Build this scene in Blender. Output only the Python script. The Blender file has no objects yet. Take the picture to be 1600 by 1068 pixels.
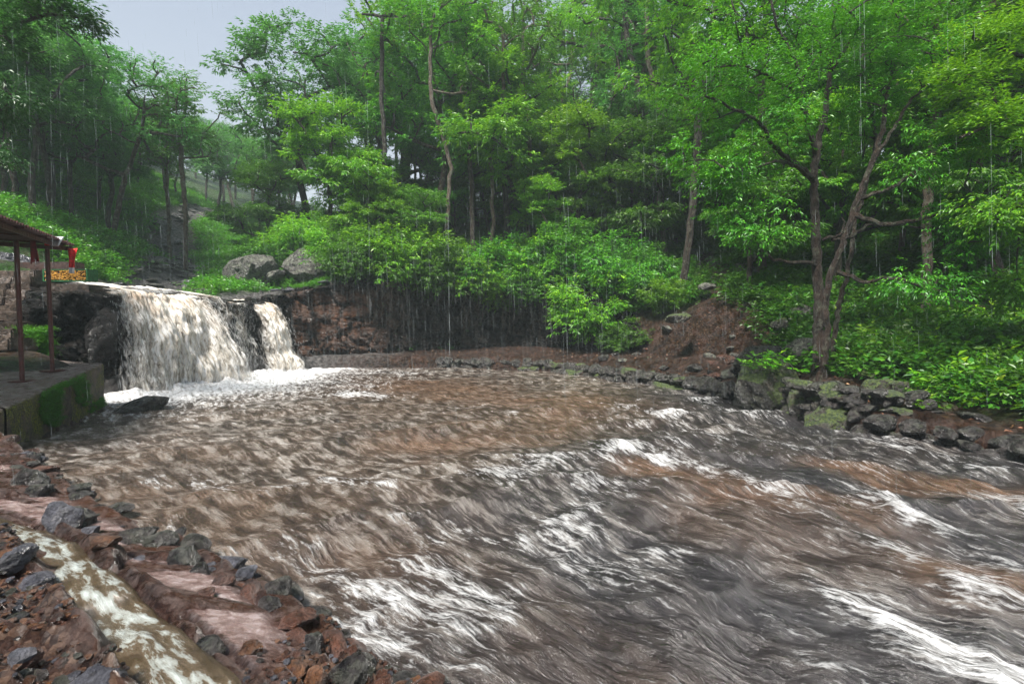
import bpy, bmesh, math, random, time
import numpy as np
from mathutils import Vector, Matrix, Quaternion
T0 = time.time()
SC = bpy.context.scene
COL = SC.collection
R = math.radians

# ------------------------------------------------------------ camera, world, sun, exposure
F_PX, EYE, PITCH = 800.0, 2.5, 2.2
cd = bpy.data.cameras.new('camera'); cam = bpy.data.objects.new('camera', cd); COL.objects.link(cam)
cd.sensor_width = 36.0; cd.lens = 18.0; cd.clip_start = 0.05; cd.clip_end = 2000
cam.location = (0, 0, EYE); cam.rotation_euler = (R(90 - PITCH), 0, 0); SC.camera = cam

SUN_EL, SUN_AZ = 60.0, 214.0
w = bpy.data.worlds.new('World'); SC.world = w; w.use_nodes = True
nt = w.node_tree; nt.nodes.clear()
sky = nt.nodes.new('ShaderNodeTexSky'); sky.sky_type = 'NISHITA'; sky.sun_disc = False
sky.sun_elevation = R(SUN_EL); sky.sun_rotation = R(SUN_AZ); sky.air_density = 1.0; sky.dust_density = 4.0
hsv = nt.nodes.new('ShaderNodeHueSaturation'); hsv.inputs['Saturation'].default_value = 0.55
# cloud deck: soft grey overcast, a little bluer overhead
tc = nt.nodes.new('ShaderNodeTexCoord'); sep = nt.nodes.new('ShaderNodeSeparateXYZ')
ramp = nt.nodes.new('ShaderNodeValToRGB')
ramp.color_ramp.elements[0].position = 0.0; ramp.color_ramp.elements[0].color = (2.3, 2.25, 2.3, 1)
ramp.color_ramp.elements[1].position = 0.62; ramp.color_ramp.elements[1].color = (1.1, 1.3, 1.75, 1)
e = ramp.color_ramp.elements.new(0.34); e.color = (1.5, 1.65, 2.0, 1)
mx = nt.nodes.new('ShaderNodeMix'); mx.data_type = 'RGBA'; mx.inputs[0].default_value = 0.92
bg = nt.nodes.new('ShaderNodeBackground'); bg.inputs['Strength'].default_value = 0.05
ow = nt.nodes.new('ShaderNodeOutputWorld')
L = nt.links.new
L(tc.outputs['Generated'], sep.inputs[0]); L(sep.outputs['Z'], ramp.inputs[0])
L(sky.outputs[0], hsv.inputs['Color']); L(hsv.outputs[0], mx.inputs[6]); L(ramp.outputs[0], mx.inputs[7])
L(mx.outputs[2], bg.inputs['Color']); L(bg.outputs[0], ow.inputs['Surface'])

sd_ = bpy.data.lights.new('sun', 'SUN'); sd_.energy = 1.5; sd_.angle = R(14); sd_.color = (1.0, 0.96, 0.9)
sun = bpy.data.objects.new('sun', sd_); COL.objects.link(sun)
el, az = R(SUN_EL), R(SUN_AZ)
sdir = Vector((math.sin(az) * math.cos(el), math.cos(az) * math.cos(el), math.sin(el)))
sun.rotation_euler = sdir.to_track_quat('Z', 'Y').to_euler(); sun.location = sdir * 60

vs = SC.view_settings
vs.view_transform = 'Standard'; vs.look = 'None'; vs.gamma = 1; vs.use_curve_mapping = False; vs.exposure = 2.8
cy = SC.cycles
cy.max_bounces = 8; cy.diffuse_bounces = 2; cy.glossy_bounces = 3; cy.transmission_bounces = 4
cy.transparent_max_bounces = 16; cy.volume_bounces = 1; cy.use_denoising = True; cy.denoising_prefilter = 'ACCURATE'
cy.caustics_reflective = False; cy.caustics_refractive = False
cy.sample_clamp_indirect = 3.0; cy.sample_clamp_direct = 8.0

# ------------------------------------------------------------ numpy noise
def _h(ix, iy, iz, seed):
    n = (ix.astype(np.int64) * 374761393 + iy.astype(np.int64) * 668265263 + iz.astype(np.int64) * 2147483647 + seed * 974634777) & 0xFFFFFFFF
    n = ((n ^ (n >> 13)) * 1274126177) & 0xFFFFFFFF
    n = ((n ^ (n >> 16)) * 2246822519) & 0xFFFFFFFF
    n = n ^ (n >> 15)
    return (n & 0xFFFFFF) / float(0xFFFFFF)

def vnoise(P, seed=0):
    I = np.floor(P).astype(np.int64); f = P - I; u = f * f * f * (f * (f * 6 - 15) + 10)
    x, y, z = I[:, 0], I[:, 1], I[:, 2]
    r = 0
    for dx in (0, 1):
        wx = u[:, 0] if dx else 1 - u[:, 0]
        for dy in (0, 1):
            wy = u[:, 1] if dy else 1 - u[:, 1]
            for dz in (0, 1):
                wz = u[:, 2] if dz else 1 - u[:, 2]
                r = r + wx * wy * wz * _h(x + dx, y + dy, z + dz, seed)
    return r * 2 - 1

def fbm(P, octv=4, seed=0, gain=0.5):
    P = np.asarray(P, float)
    if P.shape[1] == 2: P = np.c_[P, np.zeros(len(P))]
    a, s, t = 1.0, 0, 0
    for k in range(octv):
        s = s + a * vnoise(P * (2.03 ** k) + 17.3 * k, seed + k); t += a; a *= gain
    return s / t

def worley(P, seed=0):
    I = np.floor(P).astype(np.int64)
    F1 = np.full(len(P), 9.0); F2 = np.full(len(P), 9.0); ID = np.zeros(len(P))
    for dx in (-1, 0, 1):
        for dy in (-1, 0, 1):
            for dz in (-1, 0, 1):
                c = I + np.array([dx, dy, dz])
                q = np.c_[_h(c[:, 0], c[:, 1], c[:, 2], seed), _h(c[:, 0], c[:, 1], c[:, 2], seed + 7), _h(c[:, 0], c[:, 1], c[:, 2], seed + 13)]
                d = np.sqrt(((c + q - P) ** 2).sum(1))
                n1 = d < F1
                F2 = np.where(n1, F1, np.minimum(F2, d)); ID = np.where(n1, q[:, 0], ID); F1 = np.where(n1, d, F1)
    return F1, F2, ID

def sstep(a, b, x):
    t = np.clip((x - a) / (b - a), 0, 1); return t * t * (3 - 2 * t)

# ------------------------------------------------------------ picture -> place
_cp, _sp = math.cos(R(PITCH)), math.sin(R(PITCH))
def at(px, py, Y):
    a, b = (px - 800) / F_PX, (534 - py) / F_PX
    d = Vector((a, _cp + b * _sp, -_sp + b * _cp))
    d *= Y / d.y
    return Vector((d.x, d.y, d.z + EYE))
def pix(x, y, z):
    z = z - EYE
    f = y * _cp - z * _sp; u = y * _sp + z * _cp
    return 800 + F_PX * x / f, 534 - F_PX * u / f

# ------------------------------------------------------------ object helpers
def tag(o, label=None, cat=None, group=None, kind=None):
    if label: o['label'] = label
    if cat: o['category'] = cat
    if group: o['group'] = group
    if kind: o['kind'] = kind
    return o
def link(name, me, parent=None, loc=None, rot=None, scale=None):
    o = bpy.data.objects.new(name, me); COL.objects.link(o)
    if parent: o.parent = parent
    if loc is not None: o.location = loc
    if rot is not None: o.rotation_euler = rot
    if scale is not None: o.scale = scale
    return o
def empty(name, loc, rz=0): return link(name, None, loc=loc, rot=(0, 0, rz))
def npmesh(name, V, Fc, mat=None, smooth=False, attrs=None, uv=None):
    V = np.asarray(V, np.float32); Fc = np.asarray(Fc, np.int32)
    me = bpy.data.meshes.new(name); n, k = Fc.shape
    me.vertices.add(len(V)); me.vertices.foreach_set('co', V.ravel())
    me.loops.add(n * k); me.loops.foreach_set('vertex_index', Fc.ravel())
    me.polygons.add(n); me.polygons.foreach_set('loop_start', np.arange(0, n * k, k, dtype=np.int32))
    me.polygons.foreach_set('loop_total', np.full(n, k, np.int32))
    me.polygons.foreach_set('use_smooth', np.full(n, smooth, bool))
    if attrs:
        for an, av in attrs.items():
            A = me.attributes.new(an, 'FLOAT', 'POINT'); A.data.foreach_set('value', np.asarray(av, np.float32))
    if uv is not None:
        U = me.uv_layers.new(name='UVMap'); U.data.foreach_set('uv', np.asarray(uv, np.float32)[Fc.ravel()].ravel())
    me.update(); me.validate()
    if mat: me.materials.append(mat)
    return me
def gridfaces(nu, nv):
    i = np.arange(nu - 1)[:, None] * nv + np.arange(nv - 1)[None, :]
    return np.stack([i, i + nv, i + nv + 1, i + 1], -1).reshape(-1, 4)
def box_mesh(name, sx, sy, sz, mat, bev=0.02, jit=0, seed=0):
    bm = bmesh.new(); bmesh.ops.create_cube(bm, size=1)
    rg = random.Random(seed)
    for v in bm.verts:
        v.co = Vector((v.co.x * sx, v.co.y * sy, v.co.z * sz)) + Vector([rg.uniform(-jit, jit) for _ in range(3)])
    if bev: bmesh.ops.bevel(bm, geom=bm.edges[:], offset=bev, segments=2, affect='EDGES')
    me = bpy.data.meshes.new(name); bm.to_mesh(me); bm.free(); me.materials.append(mat); return me

# ------------------------------------------------------------ materials
class M_:
    def __init__(s, name):
        s.m = bpy.data.materials.new(name); s.m.use_nodes = True
        s.t = s.m.node_tree; s.t.nodes.clear()
        s.out = s.t.nodes.new('ShaderNodeOutputMaterial')
    def n(s, typ, ins=None, **kw):
        nd = s.t.nodes.new('ShaderNode' + typ)
        for k, v in kw.items(): setattr(nd, k, v)
        for k, v in (ins or {}).items(): s.put(nd.inputs[k], v)
        return nd
    def put(s, sock, v):
        if isinstance(v, bpy.types.NodeSocket): s.t.links.new(v, sock)
        else:
            if isinstance(v, (tuple, list)) and len(v) == 3 and sock.type == 'RGBA': v = (*v, 1)
            sock.default_value = v
    def coord(s, kind='Object', scale=(1, 1, 1), rot=(0, 0, 0)):
        t = s.n('TexCoord'); mp = s.n('Mapping', {'Vector': t.outputs[kind], 'Scale': scale, 'Rotation': rot}); return mp.outputs[0]
    def pos(s, scale=(1, 1, 1)):
        g = s.n('NewGeometry'); mp = s.n('Mapping', {'Vector': g.outputs['Position'], 'Scale': scale}); return mp.outputs[0]
    def noise(s, vec, scale=5, detail=4, rough=0.55, dist=0, out='Fac', k=1.9):
        o = s.n('TexNoise', {'Vector': vec, 'Scale': scale, 'Detail': detail, 'Roughness': rough, 'Distortion': dist}).outputs[out]
        return o if k == 1 else s.math('MULTIPLY_ADD', o, k, 0.5 - 0.5 * k, clamp=False)
    def voro(s, vec, scale=5, feature='F1', out='Distance'):
        return s.n('TexVoronoi', {'Vector': vec, 'Scale': scale}, feature=feature).outputs[out]
    def ramp(s, fac, stops):
        r = s.n('ValToRGB', {'Fac': fac}); cr = r.color_ramp
        cr.elements[0].position, cr.elements[1].position = stops[0][0], stops[-1][0]
        def c(v): return (v, v, v, 1) if isinstance(v, (int, float)) else (*v, 1)
        cr.elements[0].color, cr.elements[1].color = c(stops[0][1]), c(stops[-1][1])
        for p, v in stops[1:-1]: cr.elements.new(p).color = c(v)
        return r.outputs[0]
    def mix(s, f, a, b, blend='MIX'):
        m = s.n('Mix', data_type='RGBA', blend_type=blend); s.put(m.inputs[0], f); s.put(m.inputs[6], a); s.put(m.inputs[7], b); return m.outputs[2]
    def math(s, op, a, b=0.0, c=None, clamp=False):
        m = s.n('Math', operation=op, use_clamp=clamp); s.put(m.inputs[0], a); s.put(m.inputs[1], b)
        if c is not None: s.put(m.inputs[2], c)
        return m.outputs[0]
    def attr(s, name): return s.n('Attribute', attribute_name=name).outputs['Fac']
    def orand(s): return s.n('ObjectInfo').outputs['Random']
    def bump(s, h, strength=0.5, dist=0.05, normal=None):
        ins = {'Height': h, 'Strength': strength, 'Distance': dist}
        if normal is not None: ins['Normal'] = normal
        return s.n('Bump', ins).outputs[0]
    def bsdf(s, color, rough=0.5, normal=None, **kw):
        ins = {'Base Color': color, 'Roughness': rough}
        if normal is not None: ins['Normal'] = normal
        for k, v in kw.items(): ins[k.replace('_', ' ')] = v
        return s.n('BsdfPrincipled', ins)
    def done(s, sh):
        s.put(s.out.inputs['Surface'], sh.outputs[0] if hasattr(sh, 'outputs') else sh); return s.m

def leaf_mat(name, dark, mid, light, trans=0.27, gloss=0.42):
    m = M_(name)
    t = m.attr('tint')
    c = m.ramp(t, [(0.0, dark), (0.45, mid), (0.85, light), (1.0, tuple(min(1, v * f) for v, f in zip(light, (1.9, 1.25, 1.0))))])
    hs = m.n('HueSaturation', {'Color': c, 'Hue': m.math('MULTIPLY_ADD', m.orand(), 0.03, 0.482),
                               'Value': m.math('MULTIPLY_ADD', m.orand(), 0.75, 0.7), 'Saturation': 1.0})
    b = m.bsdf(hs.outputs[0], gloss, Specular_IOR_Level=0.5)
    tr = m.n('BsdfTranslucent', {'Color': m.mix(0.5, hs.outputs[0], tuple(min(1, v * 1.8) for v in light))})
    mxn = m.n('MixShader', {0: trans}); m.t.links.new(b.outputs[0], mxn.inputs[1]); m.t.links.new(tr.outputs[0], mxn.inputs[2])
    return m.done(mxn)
MAT = {}
MAT['leaf_mid'] = leaf_mat('leaf_mid', (0.01, 0.045, 0.004), (0.042, 0.165, 0.009), (0.14, 0.36, 0.014))
MAT['leaf_bright'] = leaf_mat('leaf_bright', (0.015, 0.07, 0.004), (0.07, 0.25, 0.01), (0.24, 0.48, 0.015))
MAT['leaf_dark'] = leaf_mat('leaf_dark', (0.008, 0.035, 0.008), (0.02, 0.085, 0.014), (0.05, 0.17, 0.02))
MAT['leaf_blue'] = leaf_mat('leaf_blue', (0.018, 0.08, 0.016), (0.055, 0.2, 0.035), (0.12, 0.35, 0.045))
MAT['cover'] = leaf_mat('cover', (0.02, 0.08, 0.005), (0.055, 0.21, 0.012), (0.14, 0.38, 0.02))

def bark_mat(name, a, b, lichen=0.3):
    m = M_(name); v = m.pos((1, 1, 0.3)); n1 = m.noise(v, 9, 5, 0.65); v2 = m.pos()
    c = m.ramp(n1, [(0.3, a), (0.7, b)])
    li = m.noise(v2, 5, 5, 0.6); lm = m.ramp(li, [(0.56, 0.0), (0.66, 1.0)])
    c = m.mix(m.math('MULTIPLY', lm, lichen), c, (0.22, 0.24, 0.17))
    return m.done(m.bsdf(c, 0.5, m.bump(m.noise(m.pos((1, 1, 0.22)), 22, 5, 0.7), 1.0, 0.12)))
MAT['bark'] = bark_mat('bark_brown', (0.018, 0.01, 0.006), (0.075, 0.04, 0.025), 0.5)
MAT['bark_dark'] = bark_mat('bark_dark', (0.012, 0.007, 0.005), (0.055, 0.033, 0.022), 0.3)
MAT['bark_pale'] = bark_mat('bark_pale', (0.07, 0.045, 0.03), (0.19, 0.14, 0.1), 0.6)

def rock_mat(name, a, b, moss=0.0, gloss=0.22, lich=0.0, scale=1.0, mosscol=((0.02, 0.045, 0.006), (0.09, 0.13, 0.012))):
    m = M_(name); g = m.n('NewGeometry'); P = m.pos()
    n1 = m.noise(P, 5 * scale, 8, 0.72, 0.3)
    c = m.ramp(n1, [(0.3, a), (0.7, b)])
    c = m.mix(m.ramp(m.noise(P, 14 * scale, 6, 0.7), [(0.45, 0.0), (0.7, 0.6)]), c, tuple(v * 0.4 for v in a))
    if lich:
        lm = m.ramp(m.noise(P, 4.5 * scale, 7, 0.7), [(0.5, 0.0), (0.6, 1.0)])
        c = m.mix(m.math('MULTIPLY', lm, lich), c, (0.25, 0.27, 0.2))
    rough = m.ramp(m.noise(P, 6, 4), [(0.35, gloss), (0.7, gloss + 0.35)])
    if moss:
        sp = m.n('SeparateXYZ', {0: g.outputs['Normal']})
        k = m.math('ADD', m.math('MULTIPLY', sp.outputs['Z'], 0.5), m.math('MULTIPLY', m.noise(P, 2.6, 5), 1.0))
        lo = 1.05 - 0.5 * moss
        mm = m.ramp(k, [(lo - 0.12, 0.0), (lo + 0.05, 1.0)])
        mc = m.ramp(m.noise(P, 22, 4), [(0.35, mosscol[0]), (0.68, mosscol[1])])
        c = m.mix(mm, c, mc); rough = m.math('MAXIMUM', rough, m.math('MULTIPLY', mm, 0.85))
    h = m.math('ADD', m.noise(P, 7 * scale, 9, 0.68), m.math('MULTIPLY', m.voro(P, 5 * scale, 'DISTANCE_TO_EDGE'), 0.25))
    return m.done(m.bsdf(c, rough, m.bump(h, 1.0, 0.16), Specular_IOR_Level=0.9))
MAT['rock_wet'] = rock_mat('rock_wet', (0.01, 0.009, 0.009), (0.085, 0.073, 0.068), 0, 0.14, 0.2)
MAT['rock_grey'] = rock_mat('rock_grey', (0.02, 0.018, 0.016), (0.15, 0.135, 0.12), 0.0, 0.25, 0.6)
MAT['rock_moss'] = rock_mat('rock_moss', (0.012, 0.01, 0.008), (0.1, 0.085, 0.065), 0.66, 0.16, 0.3)
MAT['rock_brown'] = rock_mat('rock_brown', (0.06, 0.035, 0.02), (0.2, 0.12, 0.07), 0.35, 0.35)
MAT['rock_rust'] = rock_mat('rock_rust', (0.05, 0.022, 0.014), (0.2, 0.09, 0.06), 0, 0.2)
MAT['rock_orange'] = rock_mat('rock_orange', (0.09, 0.038, 0.018), (0.27, 0.12, 0.055), 0, 0.25)
MAT['rock_slab'] = rock_mat('rock_slab', (0.08, 0.08, 0.085), (0.34, 0.33, 0.33), 0, 0.15)
MAT['rock_violet'] = rock_mat('rock_violet', (0.06, 0.06, 0.075), (0.17, 0.17, 0.2), 0, 0.18)

# cliff: colour follows a 'hue' attribute (brown iron-stained stretch) plus noise
def cliff_mat():
    m = M_('cliff_rock'); P = m.pos(); st = m.pos((1.6, 1.6, 0.35))
    base = m.ramp(m.noise(P, 1.3, 8, 0.68, 0.4), [(0.32, (0.006, 0.005, 0.005)), (0.52, (0.02, 0.016, 0.014)), (0.75, (0.07, 0.055, 0.045))])
    brown = m.ramp(m.noise(st, 2.0, 7, 0.65), [(0.25, (0.024, 0.01, 0.006)), (0.6, (0.12, 0.052, 0.026)), (0.85, (0.2, 0.11, 0.07))])
    c = m.mix(m.attr('hue'), base, brown)
    c = m.mix(m.attr('crack'), c, (0.006, 0.004, 0.003))
    h = m.math('ADD', m.noise(P, 5, 10, 0.7), m.math('MULTIPLY', m.noise(m.pos((1, 1, 3)), 3, 6), 0.7))
    rough = m.ramp(m.noise(P, 4, 5), [(0.4, 0.2), (0.65, 0.6)])
    return m.done(m.bsdf(c, rough, m.bump(h, 1.0, 0.35)))
MAT['cliff'] = cliff_mat()

def ground_mat():
    m = M_('forest_floor'); P = m.pos()
    mud = m.ramp(m.noise(P, 1.7, 7, 0.65, 0.5), [(0.25, (0.012, 0.006, 0.004)), (0.5, (0.05, 0.022, 0.014)), (0.8, (0.13, 0.07, 0.05))])
    lit = m.ramp(m.voro(P, 16, 'F1', 'Color'), [(0.2, (0.012, 0.008, 0.006)), (0.6, (0.05, 0.026, 0.016)), (0.9, (0.14, 0.08, 0.04))])
    c = m.mix(m.ramp(m.noise(P, 3, 6, 0.7), [(0.4, 0.15), (0.62, 0.85)]), mud, lit)
    gr = m.ramp(m.noise(P, 12, 5, 0.7), [(0.3, (0.012, 0.035, 0.004)), (0.7, (0.045, 0.14, 0.01))])
    gm = m.math('MULTIPLY', m.attr('green'), m.ramp(m.noise(P, 1.5, 6, 0.7), [(0.25, 0.35), (0.6, 1.0)]))
    c = m.mix(gm, c, gr)
    stone = m.ramp(m.noise(P, 5, 7, 0.7), [(0.25, (0.03, 0.028, 0.028)), (0.75, (0.25, 0.235, 0.225))])
    c = m.mix(m.attr('stone'), c, stone)
    h = m.math('ADD', m.noise(P, 9, 9, 0.72), m.math('MULTIPLY', m.voro(P, 9), 0.3))
    return m.done(m.bsdf(c, m.ramp(m.noise(P, 4, 5), [(0.4, 0.3), (0.6, 0.65)]), m.bump(h, 1.0, 0.25)))
MAT['ground'] = ground_mat()

def bank_mat():
    m = M_('wet_bank'); P = m.pos()
    mud = m.ramp(m.noise(P, 14, 10, 0.82, 0.4), [(0.2, (0.025, 0.011, 0.008)), (0.42, (0.085, 0.038, 0.026)), (0.58, (0.17, 0.095, 0.072)), (0.8, (0.32, 0.23, 0.2))])
    or_ = m.ramp(m.noise(P, 1.1, 4), [(0.6, 0.0), (0.8, 0.5)])
    mud = m.mix(or_, mud, (0.2, 0.075, 0.03))
    peb = m.voro(P, 26, 'F1', 'Color'); pc = m.mix(0.6, mud, m.ramp(peb, [(0.15, (0.015, 0.01, 0.008)), (0.5, (0.11, 0.055, 0.035)), (0.8, (0.38, 0.24, 0.16))]))
    c = m.mix(m.attr('gravel'), mud, pc)
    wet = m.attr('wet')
    c = m.mix(m.math('MULTIPLY', wet, 0.85), c, m.ramp(m.noise(P, 9, 6, 0.7), [(0.25, (0.1, 0.05, 0.04)), (0.5, (0.27, 0.18, 0.16)), (0.75, (0.5, 0.41, 0.4))]))  # silty puddle film, with the sky's pinkish sheen put into its colour
    rough = m.mix(wet, m.ramp(m.noise(P, 7, 6), [(0.35, 0.12), (0.65, 0.5)]), (0.06, 0.06, 0.06))
    h = m.math('ADD', m.noise(P, 20, 9, 0.8, 0.2), m.math('MULTIPLY', m.math('MULTIPLY', m.voro(P, 26), m.attr('gravel')), -0.8))
    fine = m.math('MULTIPLY', h, m.math('SUBTRACT', 1.0, m.math('MULTIPLY', wet, 0.93)))
    return m.done(m.bsdf(c, rough, m.bump(fine, 1.0, 0.3), Specular_IOR_Level=1.0))
MAT['bank'] = bank_mat()

def water_mat():
    m = M_('river_water'); t = m.n('TexCoord')
    def uvn(sc, scale, det=3, rough=0.6, dist=0.0):
        mp = m.n('Mapping', {'Vector': t.outputs['UV'], 'Scale': sc}); return m.noise(mp.outputs[0], scale, det, rough, dist, k=1)
    n1 = uvn((0.9, 3.4, 1), 1.9, 6, 0.62, 0.35)      # braided chop
    n2 = uvn((0.7, 5.2, 1), 4.2, 4, 0.6, 0.3)       # fine streaks along the flow
    n4 = uvn((0.8, 3.0, 1), 6.0, 5, 0.68, 0.15)
    n3 = uvn((1, 1, 1), 0.9, 4, 0.6)
    st = m.math('ADD', m.math('MULTIPLY', n1, 0.62), m.math('ADD', m.math('MULTIPLY', n2, 0.16), m.math('MULTIPLY', n4, 0.22)))   # about 0.5
    muddy = m.ramp(n3, [(0.4, (0.08, 0.047, 0.03)), (0.6, (0.135, 0.077, 0.047))])
    grey = m.ramp(n3, [(0.4, (0.045, 0.031, 0.023)), (0.6, (0.095, 0.066, 0.048))])
    col = m.mix(m.attr('brown'), grey, muddy)
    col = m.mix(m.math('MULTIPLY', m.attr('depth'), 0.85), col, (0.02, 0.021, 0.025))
    col = m.mix(m.ramp(st, [(0.4, 0.95), (0.52, 0.0)]), col, m.mix(0.75, col, (0.012, 0.01, 0.01)))  # shade in the troughs of the chop, put into the colour
    sv = m.math('MULTIPLY', m.ramp(st, [(0.48, 0.0), (0.6, 1.0)]), m.math('MULTIPLY_ADD', m.attr('sky_sheen'), 0.9, 0.06))
    col = m.mix(sv, col, (0.39, 0.36, 0.325))  # silvery sky reflection on the chop, painted as pale streaks
    fo = m.attr('foam')
    lace = m.math('ADD', m.math('MULTIPLY', n1, 0.35), m.math('MULTIPLY', n4, 0.65))
    fmask = m.ramp(m.math('ADD', fo, m.math('MULTIPLY', m.math('SUBTRACT', lace, 0.5), 2.6)), [(0.42, 0.0), (0.95, 1.0)])
    fc = m.ramp(n4, [(0.36, (0.34, 0.32, 0.3)), (0.56, (0.84, 0.84, 0.84))])
    col = m.mix(fmask, col, fc)
    rough = m.math('ADD', 0.1, m.math('MULTIPLY', fmask, 0.6))
    h = m.math('ADD', m.math('MULTIPLY', st, 1.2), m.math('MULTIPLY', m.math('MULTIPLY', fmask, n4), 0.35))
    nm = m.bump(h, 0.9, 0.2)
    return m.done(m.bsdf(col, rough, nm, IOR=1.33, Specular_IOR_Level=0.9))
MAT['water'] = water_mat()

def fall_mat(name, thin=0.0):
    m = M_(name); t = m.n('TexCoord')
    def uvn(sc, scale, det=3, rough=0.6, dist=0.0):
        mp = m.n('Mapping', {'Vector': t.outputs['UV'], 'Scale': sc}); return m.noise(mp.outputs[0], scale, det, rough, dist, k=1)
    a = uvn((3.2, 0.8, 1), 2.0, 7, 0.66, 0.9); b = uvn((11, 2.2, 1), 2.0, 4, 0.6, 0.9); c0 = uvn((1.0, 0.9, 1), 1.2, 4, 0.6)
    col = m.ramp(m.math('ADD', m.math('MULTIPLY', a, 0.7), m.math('MULTIPLY', b, 0.3)), [(0.38, (0.36, 0.3, 0.23)), (0.47, (0.7, 0.63, 0.52)), (0.58, (0.92, 0.9, 0.86))])
    tan = m.math('MULTIPLY', m.ramp(c0, [(0.4, 0.0), (0.65, 0.75)]), m.attr('top'))
    col = m.mix(tan, col, (0.5, 0.33, 0.2))
    al = m.math('ADD', m.math('MULTIPLY', a, 0.55), m.math('ADD', m.math('MULTIPLY', b, 0.45), m.math('MULTIPLY', m.attr('body'), 0.55)))
    alpha = m.ramp(al, [(0.55 + thin, 0.0), (0.78 + thin, 1.0)])
    nm = m.bump(m.math('ADD', a, m.math('MULTIPLY', b, 0.5)), 0.8, 0.12)
    bs = m.bsdf(col, 0.45, nm, Alpha=alpha, Subsurface_Weight=0.0)
    return m.done(bs)
MAT['fall'] = fall_mat('fall_water'); MAT['fall_thin'] = fall_mat('fall_thin', 0.19)

def simple(name, c, rough=0.5, var=0.3, bump=0.3, scale=12, spec=0.5, **kw):
    m = M_(name); P = m.pos()
    n = m.noise(P, scale, 6, 0.65)
    col = m.ramp(n, [(0.3, tuple(v * (1 - var) for v in c)), (0.7, tuple(min(1, v * (1 + var)) for v in c))])
    return m.done(m.bsdf(col, rough, m.bump(n, bump, 0.05), Specular_IOR_Level=spec, **kw))
MAT['post'] = simple('post_paint', (0.09, 0.022, 0.018), 0.35)
MAT['roof'] = simple('roof_sheet', (0.11, 0.04, 0.035), 0.4)
MAT['red'] = simple('red_cloth', (0.75, 0.015, 0.015), 0.7); MAT['darkred'] = simple('dark_red_cloth', (0.22, 0.008, 0.012), 0.7)
MAT['white'] = simple('white_cloth', (0.7, 0.7, 0.74), 0.7, 0.1)
MAT['green_paint'] = simple('green_paint', (0.02, 0.12, 0.04), 0.4)
MAT['gold'] = simple('marigold_gold', (0.55, 0.28, 0.03), 0.6, 0.6, 0.6, 30)
MAT['step'] = simple('step_stone', (0.075, 0.055, 0.043), 0.28, 0.6, 0.8, 6)
MAT['maroon'] = simple('maroon_block', (0.045, 0.022, 0.017), 0.5, 0.4, 0.5, 6)

def concrete_mat():
    m = M_('quay_concrete'); P = m.pos(); g = m.n('NewGeometry'); sp = m.n('SeparateXYZ', {0: g.outputs['Normal']})
    up = m.ramp(sp.outputs['Z'], [(0.4, 0.0), (0.8, 1.0)])
    side = m.ramp(m.noise(P, 2.4, 8, 0.7), [(0.25, (0.05, 0.036, 0.024)), (0.75, (0.26, 0.195, 0.14))])
    top = m.ramp(m.noise(P, 5, 8, 0.7), [(0.2, (0.16, 0.105, 0.08)), (0.5, (0.34, 0.26, 0.22)), (0.8, (0.5, 0.45, 0.42))])
    mossn = m.noise(m.pos((1, 1, 0.6)), 1.5, 8, 0.75)
    mm = m.math('MULTIPLY', m.ramp(mossn, [(0.4, 0.0), (0.7, 1.0)]), m.math('SUBTRACT', 1.0, up))
    c = m.mix(up, side, top)
    c = m.mix(mm, c, m.ramp(m.noise(P, 25, 5), [(0.25, (0.04, 0.055, 0.004)), (0.75, (0.34, 0.36, 0.015))]))
    rough = m.mix(up, (0.6, 0.6, 0.6), m.ramp(m.noise(P, 3, 6), [(0.42, 0.08), (0.58, 0.5)]))
    return m.done(m.bsdf(c, rough, m.bump(m.noise(P, 16, 8, 0.7), 1.0, 0.12)))
MAT['concrete'] = concrete_mat()

# ------------------------------------------------------------ plan of the place
POOL = np.array([(30, -14), (6, -12), (2.5, -3), (0.7, 1.2), (-0.1, 2.6), (-0.95, 3.5), (-2.1, 4.55), (-3.6, 5.6), (-5.5, 6.75), (-8.6, 9.0), (-9.5, 9.6),
                 (-11.75, 14.7), (-13.0, 15.6), (-14.6, 16.1), (-14.3, 16.9), (-13.3, 17.6), (-13.0, 20.0), (-12.6, 23.0), (-12.2, 25.5), (-11.2, 27.2), (-8.3, 27.8), (-3.5, 27.9), (1.6, 26.0),
                 (5.1, 20.6), (7.1, 16.4), (7.5, 13.6), (7.6, 11.5), (8.7, 10.2), (9.0, 8.6), (14, 5.0), (30, 0)], float)
LEDGE = np.array([(-9, 27.6), (-8.6, 28.6), (-5.5, 29.6), (-3, 30.3), (1.0, 30.2), (3.2, 28.6), (5.2, 25.6), (7.0, 23.2), (9.0, 20.6), (9.0, 17.5), (7.0, 16.6), (5.0, 20.8), (1.5, 26.2), (-3.5, 28.1)], float)
def sdpoly(P, poly):
    d = np.full(len(P), 1e9); inside = np.zeros(len(P), bool)
    for i in range(len(poly)):
        a, b = poly[i], poly[(i + 1) % len(poly)]; e = b - a; v = P - a
        t = np.clip((v @ e) / (e @ e), 0, 1); d = np.minimum(d, np.hypot(*(v - t[:, None] * e).T))
        c = (a[1] > P[:, 1]) != (b[1] > P[:, 1])
        xi = a[0] + (P[:, 1] - a[1]) * e[0] / (e[1] if abs(e[1]) > 1e-9 else 1e-9)
        inside ^= c & (P[:, 0] < xi)
    return np.where(inside, -d, d)
def dline(P, line):
    line = np.asarray(line, float); d = np.full(len(P), 1e9)
    for a, b in zip(line[:-1], line[1:]):
        e = b - a; v = P - a; t = np.clip((v @ e) / (e @ e), 0, 1); d = np.minimum(d, np.hypot(*(v - t[:, None] * e).T))
    return d
def A(px, py, Y): v = at(px, py, Y); return (v.x, v.y, v.z)
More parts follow.
